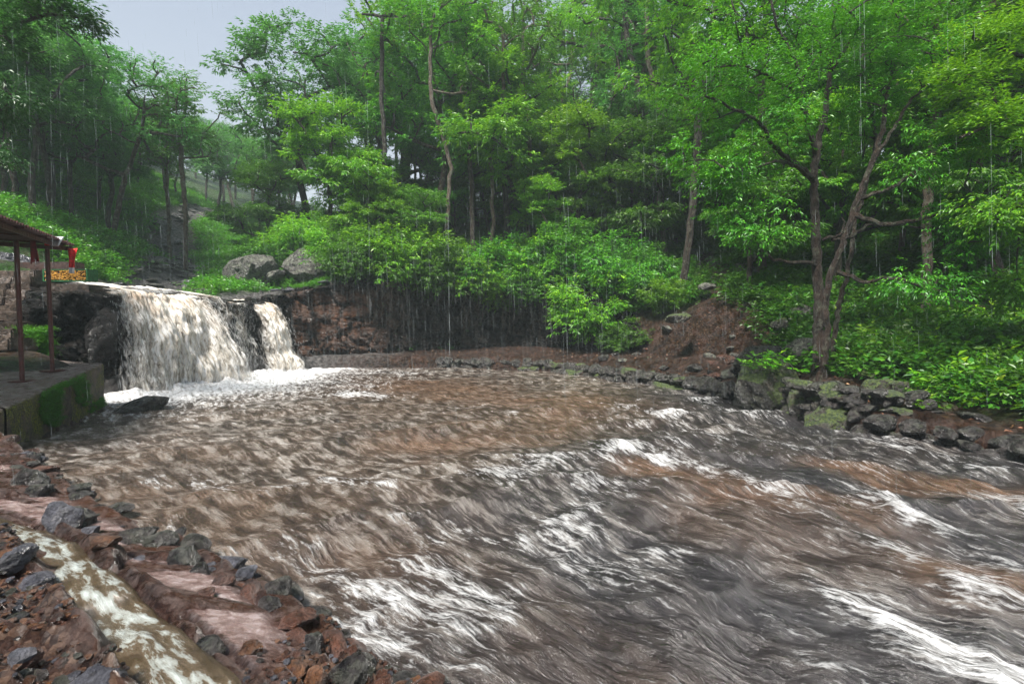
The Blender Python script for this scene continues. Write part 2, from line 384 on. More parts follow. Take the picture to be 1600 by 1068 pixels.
CTRL = [(0, 0, 0.9), (-2.4, 2.4, 0.85), (-1.43, 2.55, 0.7), (-1.1, 3.1, 0.4), (-6.7, 6.7, 0.4), (-4, 4, 0.65), (-9.4, 8, 0.6), (-3, 4.6, 0.35), (-5, 5.6, 0.35), (0, -8, 1.5), (-10, 0, 2.0), (-12, 6, 1.2),
        (-13, 12, 1.0), (-18, 12, 1.4), (-25, 10, 5), (-20, 3, 4), (-17, 15.3, 1.5), (-16.5, 16.2, 1.9), (-18.5, 18.2, 3.2), (-22, 15.5, 2.4), (-19, 20, 4.6), (-23, 20, 6),
        (-15, 18.3, 3.55), (-17, 22, 3.8), (-14, 26, 3.75), (-20, 26, 4.5), (-13, 30, 4.3), (-10, 30, 4.7),
        A(390, 443, 32), A(480, 438, 32), A(300, 425, 36), A(240, 400, 45), A(160, 372, 32), A(100, 352, 28), A(0, 325, 24), A(230, 432, 28), A(150, 430, 25),
        A(340, 335, 70), A(0, 200, 45), A(150, 300, 45), A(-300, 250, 35), A(440, 380, 50), A(480, 350, 60), A(560, 330, 60), (-40, 110, 27), (-90, 90, 42), (-120, 40, 40), (-70, 20, 26), (-40, 5, 12), (-60, -30, 15),
        A(520, 436, 29.5), A(600, 435, 31), A(700, 428, 32), A(800, 425, 32), A(880, 440, 30), A(700, 400, 36), A(850, 390, 35), A(700, 315, 50), A(850, 310, 50), A(600, 330, 50), A(1000, 320, 46),
        (-5, 65, 13.5), (-5, 90, 10), (25, 90, 16), (-20, 130, 14), (30, 130, 18), (-5, 190, 12), (-150, 150, 45), (-150, -20, 40), (0, -60, 4), (80, -60, 6),
        (7, 21.5, 0.75), (5.2, 24, 0.8), (2.0, 28.0, 0.9), (8.2, 18.5, 0.8), A(1000, 500, 26), A(1000, 440, 30), A(1100, 480, 22.5), A(1130, 412, 27), A(1190, 432, 24), (8.4, 14, 1.0), (8.4, 12.2, 0.7),
        A(1450, 512, 17), A(1250, 492, 20), A(1550, 552, 13), A(1450, 605, 12.4), (10, 9, 0.5), (13, 7.5, 0.8), A(1500, 335, 30), A(1300, 380, 28), A(1300, 262, 50), A(1600, 250, 40), (60, 90, 26), (70, 30, 22), (40, 10, 11), (25, 6, 5), (70, -10, 18),
        (120, 60, 30), (130, 150, 34)]
CTRL = np.array(CTRL, float)
_D = np.hypot(CTRL[:, None, 0] - CTRL[None, :, 0], CTRL[:, None, 1] - CTRL[None, :, 1])
_n = len(CTRL); _Am = np.zeros((_n + 3, _n + 3)); _Am[:_n, :_n] = -_D + np.eye(_n) * -0.05
_Am[:_n, _n] = 1; _Am[:_n, _n + 1:] = CTRL[:, :2]; _Am[_n, :_n] = 1; _Am[_n + 1:, :_n] = CTRL[:, :2].T
_W = np.linalg.solve(_Am, np.r_[CTRL[:, 2], 0, 0, 0])
def G(P):
    out = np.empty(len(P))
    for i in range(0, len(P), 20000):
        q = P[i:i + 20000]; d = np.hypot(q[:, None, 0] - CTRL[None, :, 0], q[:, None, 1] - CTRL[None, :, 1])
        out[i:i + 20000] = -d @ _W[:_n] + _W[_n] + q @ _W[_n + 1:]
    return out
STREAM = [(-14.5, 21), (-17.5, 24.5), (-20, 30), (-23, 36), (-28, 42), (-33, 50), (-36, 62)]
PATH = [(7.2, 20.5), A(1080, 520, 21)[:2], A(1110, 470, 23)[:2], A(1125, 430, 26)[:2], A(1110, 390, 29)[:2], A(1060, 350, 34)[:2]]
def H(P, detail=True):
    P = np.asarray(P, float); g = G(P)
    sl = np.minimum(sdpoly(P, POOL), sdpoly(P, LEDGE)); sp = sdpoly(P, POOL)
    if detail:
        amp = sstep(0.5, 3, sl)
        g = g + amp * (0.45 * fbm(P * 0.22, 4, 3) + 0.16 * fbm(P * 1.3, 4, 9))
        g = g - 0.3 * np.exp(-(dline(P, STREAM) / 1.6) ** 2) * sstep(1, 3, sl)
        g = g + 0.10 * fbm(P * 1.5, 3, 21) + 0.07 * fbm(P * 3.5, 3, 23)
    lowg = np.minimum(g, 0.62 + 0.1 * fbm(P * 0.9, 3, 5) + 0.12 * np.maximum(sp, 0))
    cm = sstep(7.0, 5.5, P[:, 0]) * sstep(15.0, 16.5, P[:, 1])
    g = lowg + (g - lowg) * sstep(0.0, 0.9, sl - cm * 0.95)
    return -0.7 + (g + 0.7) * sstep(-0.25, 0.25, sp)
def h1(x, y): return float(H(np.array([[x, y]]))[0])

# ------------------------------------------------------------ ground
def axis(lo, hi, c0, c1, fine, grow=1.12):
    a = list(np.arange(c0, c1 + 1e-6, fine)); s = fine
    while a[-1] < hi: s *= grow; a.append(a[-1] + s)
    s = fine
    while a[0] > lo: s *= grow; a.insert(0, a[0] - s)
    return np.array(a)
xs = axis(-260, 240, -28, 20, 0.17); ys = axis(-120, 320, -1, 36, 0.17)
X, Y = np.meshgrid(xs, ys, indexing='ij'); P2 = np.c_[X.ravel(), Y.ravel()]
Z = H(P2)
nearbank = (P2[:, 0] > -9.6) & (P2[:, 0] < 0.9) & (P2[:, 1] > 1.0) & (P2[:, 1] < 9.7)
Zs = np.where(nearbank, np.minimum(Z, 1.0) - 0.35, Z)
slp = np.minimum(sdpoly(P2, POOL), sdpoly(P2, LEDGE))
dpath, dstream = dline(P2, PATH), dline(P2, STREAM)
green = sstep(0.7, 2.5, slp + 0.8 * fbm(P2 * 0.5, 3, 31)) * sstep(0.5, 1.3, dpath) * sstep(1.0, 2.2, dstream)
stone = np.maximum(1 - sstep(0.9, 2.0, dstream + 0.5 * fbm(P2, 3, 41)), 1 - sstep(0.8, 2.6, dline(P2, [(-17, 17.5), (-14.5, 18), (-13.5, 26), (-10, 29.4), (-8, 29.8)])))
gme = npmesh('ground', np.c_[P2, Zs], gridfaces(len(xs), len(ys)), MAT['ground'], True, {'green': green, 'stone': stone})
tag(link('ground', gme), kind='structure')

# near bank, fine
bx_, by_ = np.arange(-9.5, 0.85, 0.025), np.arange(1.2, 9.6, 0.025)
X, Y = np.meshgrid(bx_, by_, indexing='ij'); PB = np.c_[X.ravel(), Y.ravel()]
CH = [(-5.6, 5.2), (-4.75, 4.85), (-4.1, 4.42), (-3.35, 3.85), (-2.75, 3.38), (-2.15, 2.9), (-1.62, 2.48), (-0.9, 1.8), (-0.1, 0.9)]
dch = dline(PB, CH)
zb = H(PB, False); spb = sdpoly(PB, POOL)
terr = fbm(PB * np.array([0.9, 1.6]), 5, 61); rid = 1 - np.abs(fbm(PB * 1.4 + 3, 4, 66))
# slabs: broad wet plates with broken edges
F1, F2, idd = worley(np.c_[PB * np.array([0.8, 1.25]), np.zeros(len(PB))] + 0.25 * np.c_[fbm(PB * 2, 3, 7), fbm(PB * 2, 3, 8), np.zeros(len(PB))], 5)
side = spb - 1.15
gravel = np.clip(sstep(0.3, 0.8, (PB[:, 0] + PB[:, 1] * 0 - (-1.9)) ) * sstep(1.9, 1.0, spb) + sstep(1.25, 1.45, spb) * sstep(0.2, 0.32, dch + 0.1 * fbm(PB * 3, 3, 9)), 0, 1)
plate = 0.07 * (idd - 0.5) - 0.05 * np.exp(-((F2 - F1) / 0.06) ** 2)
rel = 1.5 * plate + 0.13 * terr + 0.06 * fbm(PB * 4, 5, 71) + 0.03 * (idd - 0.5) * (PB[:, 1] % 1) + gravel * (0.12 * fbm(PB * 7, 4, 73) + 0.09 * np.abs(fbm(PB * 15, 2, 74))) + 0.03 * (1 - np.abs(fbm(PB * np.array([4.0, 9.0]), 4, 77))) - 0.02 
zb2 = zb + rel * sstep(-0.2, 0.4, spb)
zb2 = zb2 + (0.07 + 0.10 * fbm(PB * 3.3, 4, 88)) * np.exp(-((dch - 0.24) / 0.09) ** 2) - 0.10 * np.exp(-(dch / 0.2) ** 4)
# puddles: level pools in the hollows between the channel and the river
pm = (spb > 0.35) & (dch > 0.33)
lvl = zb + 0.008 + 0.02 * fbm(PB * 0.8, 2, 79)
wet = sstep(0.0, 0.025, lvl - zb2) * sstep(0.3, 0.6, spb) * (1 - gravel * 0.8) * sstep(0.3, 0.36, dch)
zb2 = zb2 * (1 - wet) + (np.maximum(zb2, lvl) + 0.012 * (1 - np.abs(fbm(PB * np.array([6.0, 12.0]), 4, 78))) + 0.006 * fbm(PB * 20, 2, 80)) * wet
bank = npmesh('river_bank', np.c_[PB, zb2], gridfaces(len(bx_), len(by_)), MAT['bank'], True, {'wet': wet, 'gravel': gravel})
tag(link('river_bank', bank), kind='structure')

def H2(x, y):
    if -9.4 < x < 0.8 and 1.3 < y < 9.5:
        i, j = int((x + 9.5) / 0.025), int((y - 1.2) / 0.025); return float(zb2[min(i, len(bx_) - 1) * len(by_) + min(j, len(by_) - 1)])
    return h1(x, y)

# runoff running in the stone channel
cl = np.array(CH); seg = np.r_[0, np.cumsum(np.hypot(*np.diff(cl, axis=0).T))]
ts = np.arange(0, seg[-1], 0.03); cx = np.interp(ts, seg, cl[:, 0]); cyy = np.interp(ts, seg, cl[:, 1])
k = np.ones(25) / 25; cx = np.convolve(np.pad(cx, 12, 'edge'), k, 'valid'); cyy = np.convolve(np.pad(cyy, 12, 'edge'), k, 'valid')
tx, ty = np.gradient(cx), np.gradient(cyy); ln = np.hypot(tx, ty); tx /= ln; ty /= ln
us = np.linspace(-0.17, 0.17, 24)
QX = cx[:, None] - ty[:, None] * us; QY = cyy[:, None] + tx[:, None] * us
base = H(np.c_[cx, cyy], False); base = np.convolve(np.pad(base, 12, 'edge'), k, 'valid')
UV = np.c_[np.repeat(ts, 24), np.tile(us, len(ts))]
QZ = np.repeat(base, 24) + 0.005 + 0.03 * fbm(np.c_[UV[:, 0] * 3, UV[:, 1] * 6], 4, 83) + 0.05 * fbm(UV * 1.6, 3, 84) - 0.04 * (np.abs(UV[:, 1]) / 0.2) ** 3
m = M_('runoff_water'); t = m.n('TexCoord'); mp = m.n('Mapping', {'Vector': t.outputs['UV'], 'Scale': (0.9, 3.4, 1)})
nn = m.noise(mp.outputs[0], 3.6, 8, 0.62, 0.15)
sxyz = m.n('SeparateXYZ', {0: t.outputs['UV']}); edge_ = m.math('MULTIPLY', m.math('ABSOLUTE', sxyz.outputs['Y']), 5.9)
patch_ = m.math('SUBTRACT', nn, m.math('MULTIPLY', m.math('POWER', edge_, 3.0), 0.45))
colr = m.ramp(patch_, [(0.2, (0.04, 0.026, 0.012)), (0.44, (0.085, 0.06, 0.035)), (0.5, (0.2, 0.2, 0.175)), (0.8, (0.42, 0.46, 0.44))])
MAT['runoff'] = m.done(m.bsdf(colr, 0.06, m.bump(nn, 0.6, 0.05), Specular_IOR_Level=0.9))
tag(link('runoff_water', npmesh('runoff_water', np.c_[QX.ravel(), QY.ravel(), QZ], gridfaces(len(ts), 24), MAT['runoff'], True, uv=UV)), kind='structure')

# ------------------------------------------------------------ river
wx_ = np.r_[np.arange(-15, 12, 0.06), np.arange(12, 34, 0.5)]
yv = [-14.0]
while yv[-1] < 28.6: yv.append(yv[-1] + (0.4 if yv[-1] < 2 else 0.03 + 0.0022 * max(0, yv[-1] - 2) ** 1.0))
wy_ = np.array(yv)
X, Y = np.meshgrid(wx_, wy_, indexing='ij'); PW = np.c_[X.ravel(), Y.ravel()]
DD = np.array([9.5, -4.1]); dv = PW - DD                      # the current converges on the outflow
rad = np.hypot(*dv.T); ang = np.arctan2(dv[:, 1], dv[:, 0]); ang = np.where(ang < -1.57, ang + 2 * np.pi, ang)
S = -rad; N = ang * 13.0
warp = 0.5 * fbm(np.c_[S * 0.16, N * 0.2], 3, 91); S2, N2 = S + warp, N + warp * 0.8
BASEL = [(-13.0, 17.7), (-12.2, 18.8), (-11.1, 20.6), (-11.4, 23.5), (-11.2, 26.2)]
dfall = dline(PW, BASEL)
calm = sstep(26, 12, PW[:, 1]) * 0.6 + 0.4
right = sstep(-4, 5, PW[:, 0] + (10 - PW[:, 1]) * 0.45)
big = fbm(np.c_[S2 * 0.5, N2 * 0.3], 3, 95)
ridge = 1 - np.abs(fbm(np.c_[S2 * 0.42 + N2 * 0.22, N2 * 0.2], 4, 97)) * 2.4
ridge2 = 1 - np.abs(fbm(np.c_[S2 * 1.1 - N2 * 0.3, N2 * 0.5], 3, 98)) * 2.2
mid = fbm(np.c_[S2 * 1.3, N2 * 2.1], 4, 99)
fine = fbm(np.c_[S2 * 3.0, N2 * 8], 3, 101)
wz = calm * (0.14 * big + 0.09 * np.maximum(ridge, 0) ** 2 + 0.04 * np.maximum(ridge2, 0) ** 2 + 0.088 * mid + 0.02 * fine) * (0.8 + 0.6 * right)
churn = np.exp(-(dfall / 1.3) ** 2)
wz += 0.3 * churn * (0.5 + fbm(PW * 1.9, 4, 103)) + 0.08 * np.exp(-(dfall / 3) ** 2) * fbm(PW * 3.2, 4, 104)
foamn = fbm(np.c_[S2 * 0.35, N2 * 0.5], 4, 105); patch = fbm(np.c_[S2 * 0.6, N2 * 1.4], 4, 106)
def wp(px, py): Yd = EYE * F_PX / (py - 503); return ((px - 800) / F_PX * Yd, Yd)
def blob(lst, r): return np.exp(-(dline(PW + 0.25 * wob, [wp(*q) for q in lst]) / (r * (1.7 if r < 0.5 else 1))) ** 2)
wob = np.c_[fbm(PW * 0.9, 3, 121), fbm(PW * 0.9, 3, 122)] * 2
broken = sstep(-0.25, 0.5, patch + 0.4 * mid)
lines = np.zeros(len(PW))
for l_, r_ in (([(340, 790), (460, 765), (600, 770)], .16), ([(700, 760), (860, 735), (930, 715), (1010, 700), (1110, 700)], .22), ([(925, 720), (945, 760), (1000, 785)], .16), ([(1040, 680), (1200, 700), (1400, 690)], .4), ([(1150, 700), (1300, 720), (1450, 700), (1600, 745)], .35),
               ([(800, 850), (880, 835), (960, 800)], .12), ([(790, 870), (810, 920), (860, 980)], .10), ([(1340, 760), (1420, 820), (1480, 840)], .12), ([(1390, 880), (1500, 900), (1600, 960)], .2), ([(1330, 950), (1420, 1010), (1500, 1060)], .2),
               ([(1020, 880), (1100, 905)], .09), ([(810, 970), (940, 965), (1020, 1000)], .09), ([(960, 1040), (1060, 1060)], .12), ([(840, 632), (930, 650)], .3), ([(985, 630), (1060, 650)], .25), ([(500, 880), (640, 810)], .06), ([(160, 790), (330, 770)], .2), ([(1010, 860), (1200, 940), (1330, 950)], .12), ([(620, 940), (700, 1010), (720, 1068)], .08)):
    lines = np.maximum(lines, blob([(a + 0, b) for a, b in l_], r_))
crest = sstep(0.80, 1.05, ridge) * sstep(-0.15, 0.4, foamn + 0.15 * right)
lee = sstep(0.30, 0.7, fbm(np.c_[S2 * 0.3, N2 * 0.75], 4, 107) + 0.16 * right - 0.05)
streakf = sstep(0.15, 0.6, fbm(np.c_[S2 * 0.28, N2 * 1.5], 4, 117)) * sstep(-0.3, 0.3, patch + foamn)
wz += 0.05 * lines * (0.6 + patch)
foam = 0.16 + 0.12 * right + 0.28 * crest * broken + 0.5 * lee * broken + 0.3 * streakf * (0.4 + right) + 0.4 * lines * (0.1 + 0.9 * broken) + 0.85 * np.exp(-(dfall / 1.9) ** 2) + 0.55 * np.exp(-(dfall / 5.2) ** 2) + 0.12 * patch
foam += 0.25 * blob([(1340, 690), (1480, 712), (1600, 745)], 0.35) * broken
foam *= 1 - 0.45 * (1 - right) * (1 - np.exp(-(dfall / 4) ** 2)) * sstep(9, 6, PW[:, 1])
foam = np.clip(foam, 0, 1.3)
sky_sheen = np.clip(0.62 - 0.35 * right + 0.5 * foamn + 0.35 * patch + 0.2 * (1 - sstep(-9, -2, PW[:, 0])), 0, 1)
brown = np.clip(blob([(600, 600), (760, 622), (900, 640)], 2.4) + blob([(650, 690), (820, 680)], 1.2) + blob([(1000, 740), (1180, 790), (1350, 810)], 0.75) + blob([(1350, 740), (1600, 780)], 0.7) + blob([(1480, 900), (1600, 940)], 0.5) + 0.55 * fbm(np.c_[S2 * 0.25, N2 * 0.5], 3, 109), 0, 1)
sky_sheen *= 1 - 0.75 * brown
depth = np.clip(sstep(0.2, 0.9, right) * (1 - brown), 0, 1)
wme = npmesh('river', np.c_[PW, wz], gridfaces(len(wx_), len(wy_)), MAT['water'], True, {'foam': foam, 'depth': depth, 'sky_sheen': sky_sheen, 'brown': brown}, np.c_[S2, N2])
tag(link('river', wme), kind='structure')
print('water', time.time() - T0)

# ------------------------------------------------------------ cliffs
def resample(line, step):
    line = np.asarray(line, float); sg = np.r_[0, np.cumsum(np.sqrt((np.diff(line[:, :2], axis=0) ** 2).sum(1)))]
    t = np.arange(0, sg[-1], step); return np.stack([np.interp(t, sg, line[:, i]) for i in range(line.shape[1])], 1), t
def cliff(name, line, back, seed, mat, hue=None, step=0.075, blocks=1.0, lean=0.0):
    # line: (x, y, zbottom, ztop); outward = right of travel direction
    Lr, t = resample(line, step)
    k = np.ones(9) / 9
    for c in (0, 1): Lr[:, c] = np.convolve(np.pad(Lr[:, c], 4, 'edge'), k, 'valid')
    tx, ty = np.gradient(Lr[:, 0]), np.gradient(Lr[:, 1]); ln = np.hypot(tx, ty); ox, oy = ty / ln, -tx / ln
    hgt = (Lr[:, 3] - Lr[:, 2]).max(); nv = int(hgt / step) + 1; nb = int(back / step)
    v = np.linspace(0, 1, nv)
    Zf = Lr[:, 2:3] + (Lr[:, 3:4] - Lr[:, 2:3]) * v[None, :]
    off = (1 - v[None, :]) * lean + np.zeros_like(Zf)
    vb = (np.arange(1, nb + 1) * step)[None, :]
    Zt = Lr[:, 3:4] + 0.06 * vb; offt = -vb + np.zeros_like(Zt)
    Zc = np.c_[Zf, Zt]; Of = np.c_[off, offt]
    upf = np.c_[np.zeros_like(Zf), np.minimum(1, vb * 2 + np.zeros_like(Zt))]
    Xc = Lr[:, 0:1] + ox[:, None] * Of; Yc = Lr[:, 1:2] + oy[:, None] * Of
    P = np.c_[Xc.ravel(), Yc.ravel(), Zc.ravel()]
    Pn = P + 0.25 * np.c_[fbm(P * 1.2, 3, seed), fbm(P * 1.2, 3, seed + 1), fbm(P * 1.2, 3, seed + 2)]
    F1, F2, ID = worley(Pn * np.array([0.85, 0.85, 1.1]) * blocks, seed)
    G1, G2, JD = worley(Pn * np.array([2.2, 2.2, 3.2]) * blocks, seed + 3)
    cr = np.exp(-((F2 - F1) / 0.06) ** 2); cr2 = np.exp(-((G2 - G1) / 0.07) ** 2)
    d = 0.5 * fbm(P * 0.55, 4, seed + 5) + 0.38 * (ID - 0.5) + 0.12 * (JD - 0.5) - 0.16 * cr - 0.06 * cr2 + 0.07 * fbm(P * 4, 4, seed + 6)
    u = upf.ravel(); O = np.repeat(np.c_[ox, oy], Zc.shape[1], 0)
    P[:, 0] += O[:, 0] * d * (1 - u); P[:, 1] += O[:, 1] * d * (1 - u); P[:, 2] += d * 0.45 * u - 0.0
    # sink the outer rims so they vanish in the ground
    P[:, 2] -= 0.5 * sstep(back * 0.7, back, -Of.ravel())
    hu = hue(P) if hue else np.zeros(len(P))
    me = npmesh(name, P, gridfaces(len(Lr), Zc.shape[1])[:, ::-1], mat, True, {'hue': hu, 'crack': np.clip(cr * 0.8 + cr2 * 0.5, 0, 1)})
    return tag(link(name, me), kind='structure')
hue = lambda P: np.clip(sstep(-12.4, -11.4, P[:, 0]) * sstep(-6.0, -8.5, P[:, 0]) * sstep(25.5, 26.5, P[:, 1]) * sstep(4.6, 3.8, P[:, 2]) + 0.3 * sstep(0.15, 0.6, fbm(P * 0.6, 4, 333)), 0, 1)
# left of the falls and behind them, then the long shaded wall (walk direction keeps the pool on the right)
cliff('cliff', [(-17.6, 18.6, 2.4, 3.9), (-16.4, 17.2, 1.2, 3.5), (-15.4, 16.45, 0.2, 3.35), (-14.6, 16.7, -0.4, 3.45), (-13.75, 17.5, -0.4, 3.4), (-13.6, 19.0, -0.4, 3.45), (-13.4, 21.0, -0.4, 3.5), (-13.2, 23.5, -0.4, 3.5),
                (-12.8, 25.6, -0.4, 3.6), (-11.9, 27.2, -0.4, 4.0), (-10.2, 28.2, -0.3, 4.5), (-8.2, 28.8, 0.0, 4.75), (-5.5, 29.8, 0.2, 4.9), (-3, 30.5, 0.2, 5.0), (1.0, 30.4, 0.2, 5.0), (3.4, 28.8, 0.2, 4.4), (5.2, 26.6, 0.3, 3.2), (6.6, 24.6, 0.4, 1.6)],
      2.4, 201, MAT['cliff'], hue, 0.085)
cliff('rock_shelf', [(-12.9, 28.4, 3.4, 4.2), (-11, 29.1, 3.6, 4.6), (-8.6, 29.9, 3.9, 5.0), (-6.6, 30.6, 4.0, 5.2)], 2.0, 231, MAT['cliff'], hue, 0.09, 2.0)
print('cliff', time.time() - T0)

# ------------------------------------------------------------ rocks
_rock = {}
def rock_me(kind, seed, mat, sub=3, flat=0.7, nplane=16, rough=0.11):
    key = (kind, seed, mat)
    if key in _rock: return _rock[key]
    bm = bmesh.new(); bmesh.ops.create_icosphere(bm, subdivisions=sub, radius=1)
    V = np.array([v.co[:] for v in bm.verts]); V /= np.linalg.norm(V, axis=1)[:, None]
    Fc = np.array([[v.index for v in f.verts] for f in bm.faces]); bm.free()
    rg = np.random.RandomState(seed); n = rg.normal(size=(nplane, 3)); n /= np.linalg.norm(n, axis=1)[:, None]
    n = np.vstack([n, [[0, 0, 1.0]], [[0.1, 0, -1.0]]]); dd = np.r_[rg.uniform(0.62, 0.95, nplane), rg.uniform(0.78, 0.98), 0.7]
    dots = V @ n.T; r = np.where(dots > 0.05, dd / np.maximum(dots, 0.05), 9).min(1); r = np.minimum(r, 1.12)
    V = V * r[:, None]; V *= (1 + rough * fbm(V * 1.8 + seed, 4, seed) + (0.4 * rough * fbm(V * 6 + seed, 4, seed + 5) if sub > 2 else 0) - (0.5 * rough * np.exp(-(fbm(V * 2.1 + 9, 3, seed + 9) / 0.05) ** 2) if sub > 3 else 0))[:, None]
    V[:, 2] *= flat
    me = npmesh(kind, V, Fc, MAT[mat], sub > 2)
    if sub > 2:
        try: me.set_sharp_from_angle(angle=R(38))
        except Exception: pass
    _rock[key] = me; return me
def place_rock(name, px, py, Y, wpx, hpx, mat, seed, label, cat='boulder', group=None, sub=4, rz=None, tilt=0.0, depth=0.9, parent=None, sink=0.25):
    """rock whose picture-plane centre is px,py at distance Y, wpx x hpx pixels big"""
    c = at(px, py, Y); sx = wpx / F_PX * Y / 2 * 1.04; sz = hpx / F_PX * Y / 2
    me = rock_me(name, seed, mat, sub, 1.0)
    o = link(name, me, parent, c, (tilt * 0.5, tilt, rz if rz is not None else 0), (sx, sx * depth, sz * (1 + sink)))
    o.location.z -= sz * sink
    if label: tag(o, label, cat, group)
    return o
B = [ # px, py, Y, w, h, mat, seed, label
 (392, 417, 31.5, 72, 50, 'rock_grey', 11, 'big rounded grey lichen boulder above the waterfall, beside the green gully'),
 (487, 412, 31.5, 88, 48, 'rock_grey', 12, 'broad grey lichen boulder half under dark foliage above the brown cliff'),
 (432, 428, 30.5, 26, 14, 'rock_grey', 33, 'small flat grey rock between the two big lichen boulders'),
 (216, 636, 14.6, 96, 34, 'rock_wet', 14, 'low dark wet rock alone in the water in front of the main fall'),
 (1201, 606, 14.6, 92, 92, 'rock_moss', 15, 'large moss covered boulder with a creeper at the river edge'),
 (1246, 632, 13.2, 40, 52, 'rock_moss', 16, 'narrow green topped boulder leaning on the mossy boulder by the water'),
 (1290, 655, 12.2, 76, 52, 'rock_moss', 17, 'dark sloping boulder at the waterline below the dry stone heap'),
 (1354, 672, 11.4, 54, 32, 'rock_wet', 18, 'dark wet boulder at the waterline right of the sloping boulder'),
 (1385, 618, 12.2, 76, 66, 'rock_moss', 19, 'mossy boulder with pale green lichen patches on top of the stone heap'),
 (1478, 645, 11.2, 76, 40, 'rock_brown', 20, 'flat topped brownish boulder on the right bank above the water'),
 (1190, 558, 16.6, 74, 50, 'rock_wet', 21, 'large black overhanging boulder on the slope above the mossy boulder'),
 (1260, 545, 15.6, 58, 40, 'rock_grey', 22, 'grey boulder directly behind the base of the slender river tree'),
 (1528, 544, 13.5, 70, 32, 'rock_brown', 23, 'brown boulder half hidden by leafy plants on the right slope'),
 (1434, 556, 13.6, 46, 26, 'rock_wet', 24, 'dark angular rock in the plants left of the half hidden brown boulder'),
 (1438, 590, 12.7, 52, 20, 'rock_wet', 25, 'dark slab lying below the angular rock on the right slope'),
 (1255, 486, 19.5, 32, 24, 'rock_grey', 26, 'grey rock in the undergrowth left of the slender river tree'),
 (1181, 456, 22.3, 44, 26, 'rock_moss', 27, 'mossy brown rock right of the footpath on the hill'),
 (1163, 418, 25.0, 38, 18, 'rock_grey', 28, 'pale grey flat rock at the foot of the dark straight trunk'),
 (1105, 446, 23.5, 26, 12, 'rock_grey', 29, 'small grey rock on the left edge of the footpath'),
 (1152, 447, 23.3, 26, 11, 'rock_grey', 30, 'low pale rock on the right edge of the footpath, below the flat rock'),
 (1337, 512, 17.2, 28, 16, 'rock_grey', 31, 'small grey rock right of the slender river tree among weeds'),
 (1062, 495, 21.7, 40, 16, 'rock_moss', 32, 'mossy rock on the bare slope left of the footpath'),
 (1590, 565, 12.6, 60, 34, 'rock_brown', 34, 'reddish brown rock at the right slope beside leafy plants'),
 (1578, 690, 9.9, 56, 40, 'rock_moss', 35, 'mossy rounded boulder at the water, furthest along the right bank'),
 (1492, 690, 10.3, 44, 22, 'rock_wet', 36, 'dark block of rock in the waterline row below the flat topped boulder'),
 (1440, 682, 10.6, 46, 24, 'rock_wet', 37, 'dark block of rock at the waterline right of the wet boulder'),
 (1540, 712, 9.5, 44, 14, 'rock_wet', 38, 'flat dark rock awash at the edge of the white water'),
 (1216, 504, 18.4, 26, 18, 'rock_moss', 39, 'small mossy rock halfway between path and slender river tree'),
 (1148, 575, 17.4, 20, 12, 'rock_wet', 40, 'small loose stone on the muddy ledge left of the black boulder'),
 (1086, 574, 18.6, 26, 14, 'rock_wet', 41, 'dark loose stone lying on the muddy ledge behind the low wall'),
 (20, 407, 21, 76, 26, 'rock_violet', 42, 'dark wet rock outcrop beside the top of the stone steps'),
]
for i, (px, py, Yd, wp, hp, mt, sd, lb) in enumerate(B):
    place_rock('boulder' if wp > 35 else 'rock', px, py, Yd, wp, hp, mt, sd, lb, 'boulder' if wp > 35 else 'rock', rz=0.7 * sd, tilt=0.3 * math.sin(sd), sub=5 if wp > 60 else 4)
0 and place_rock('boulder', 120, 476, 17.2, 120, 52, 'rock_wet', 50, 'dark fractured rock shelf edge left of the main fall, under the flower box', rz=0.3, sink=0.2)
place_rock('boulder', 158, 520, 17.1, 56, 96, 'cliff', 51, 'dark wet rock buttress touching the left side of the main fall', rz=1.0, sink=0.1)

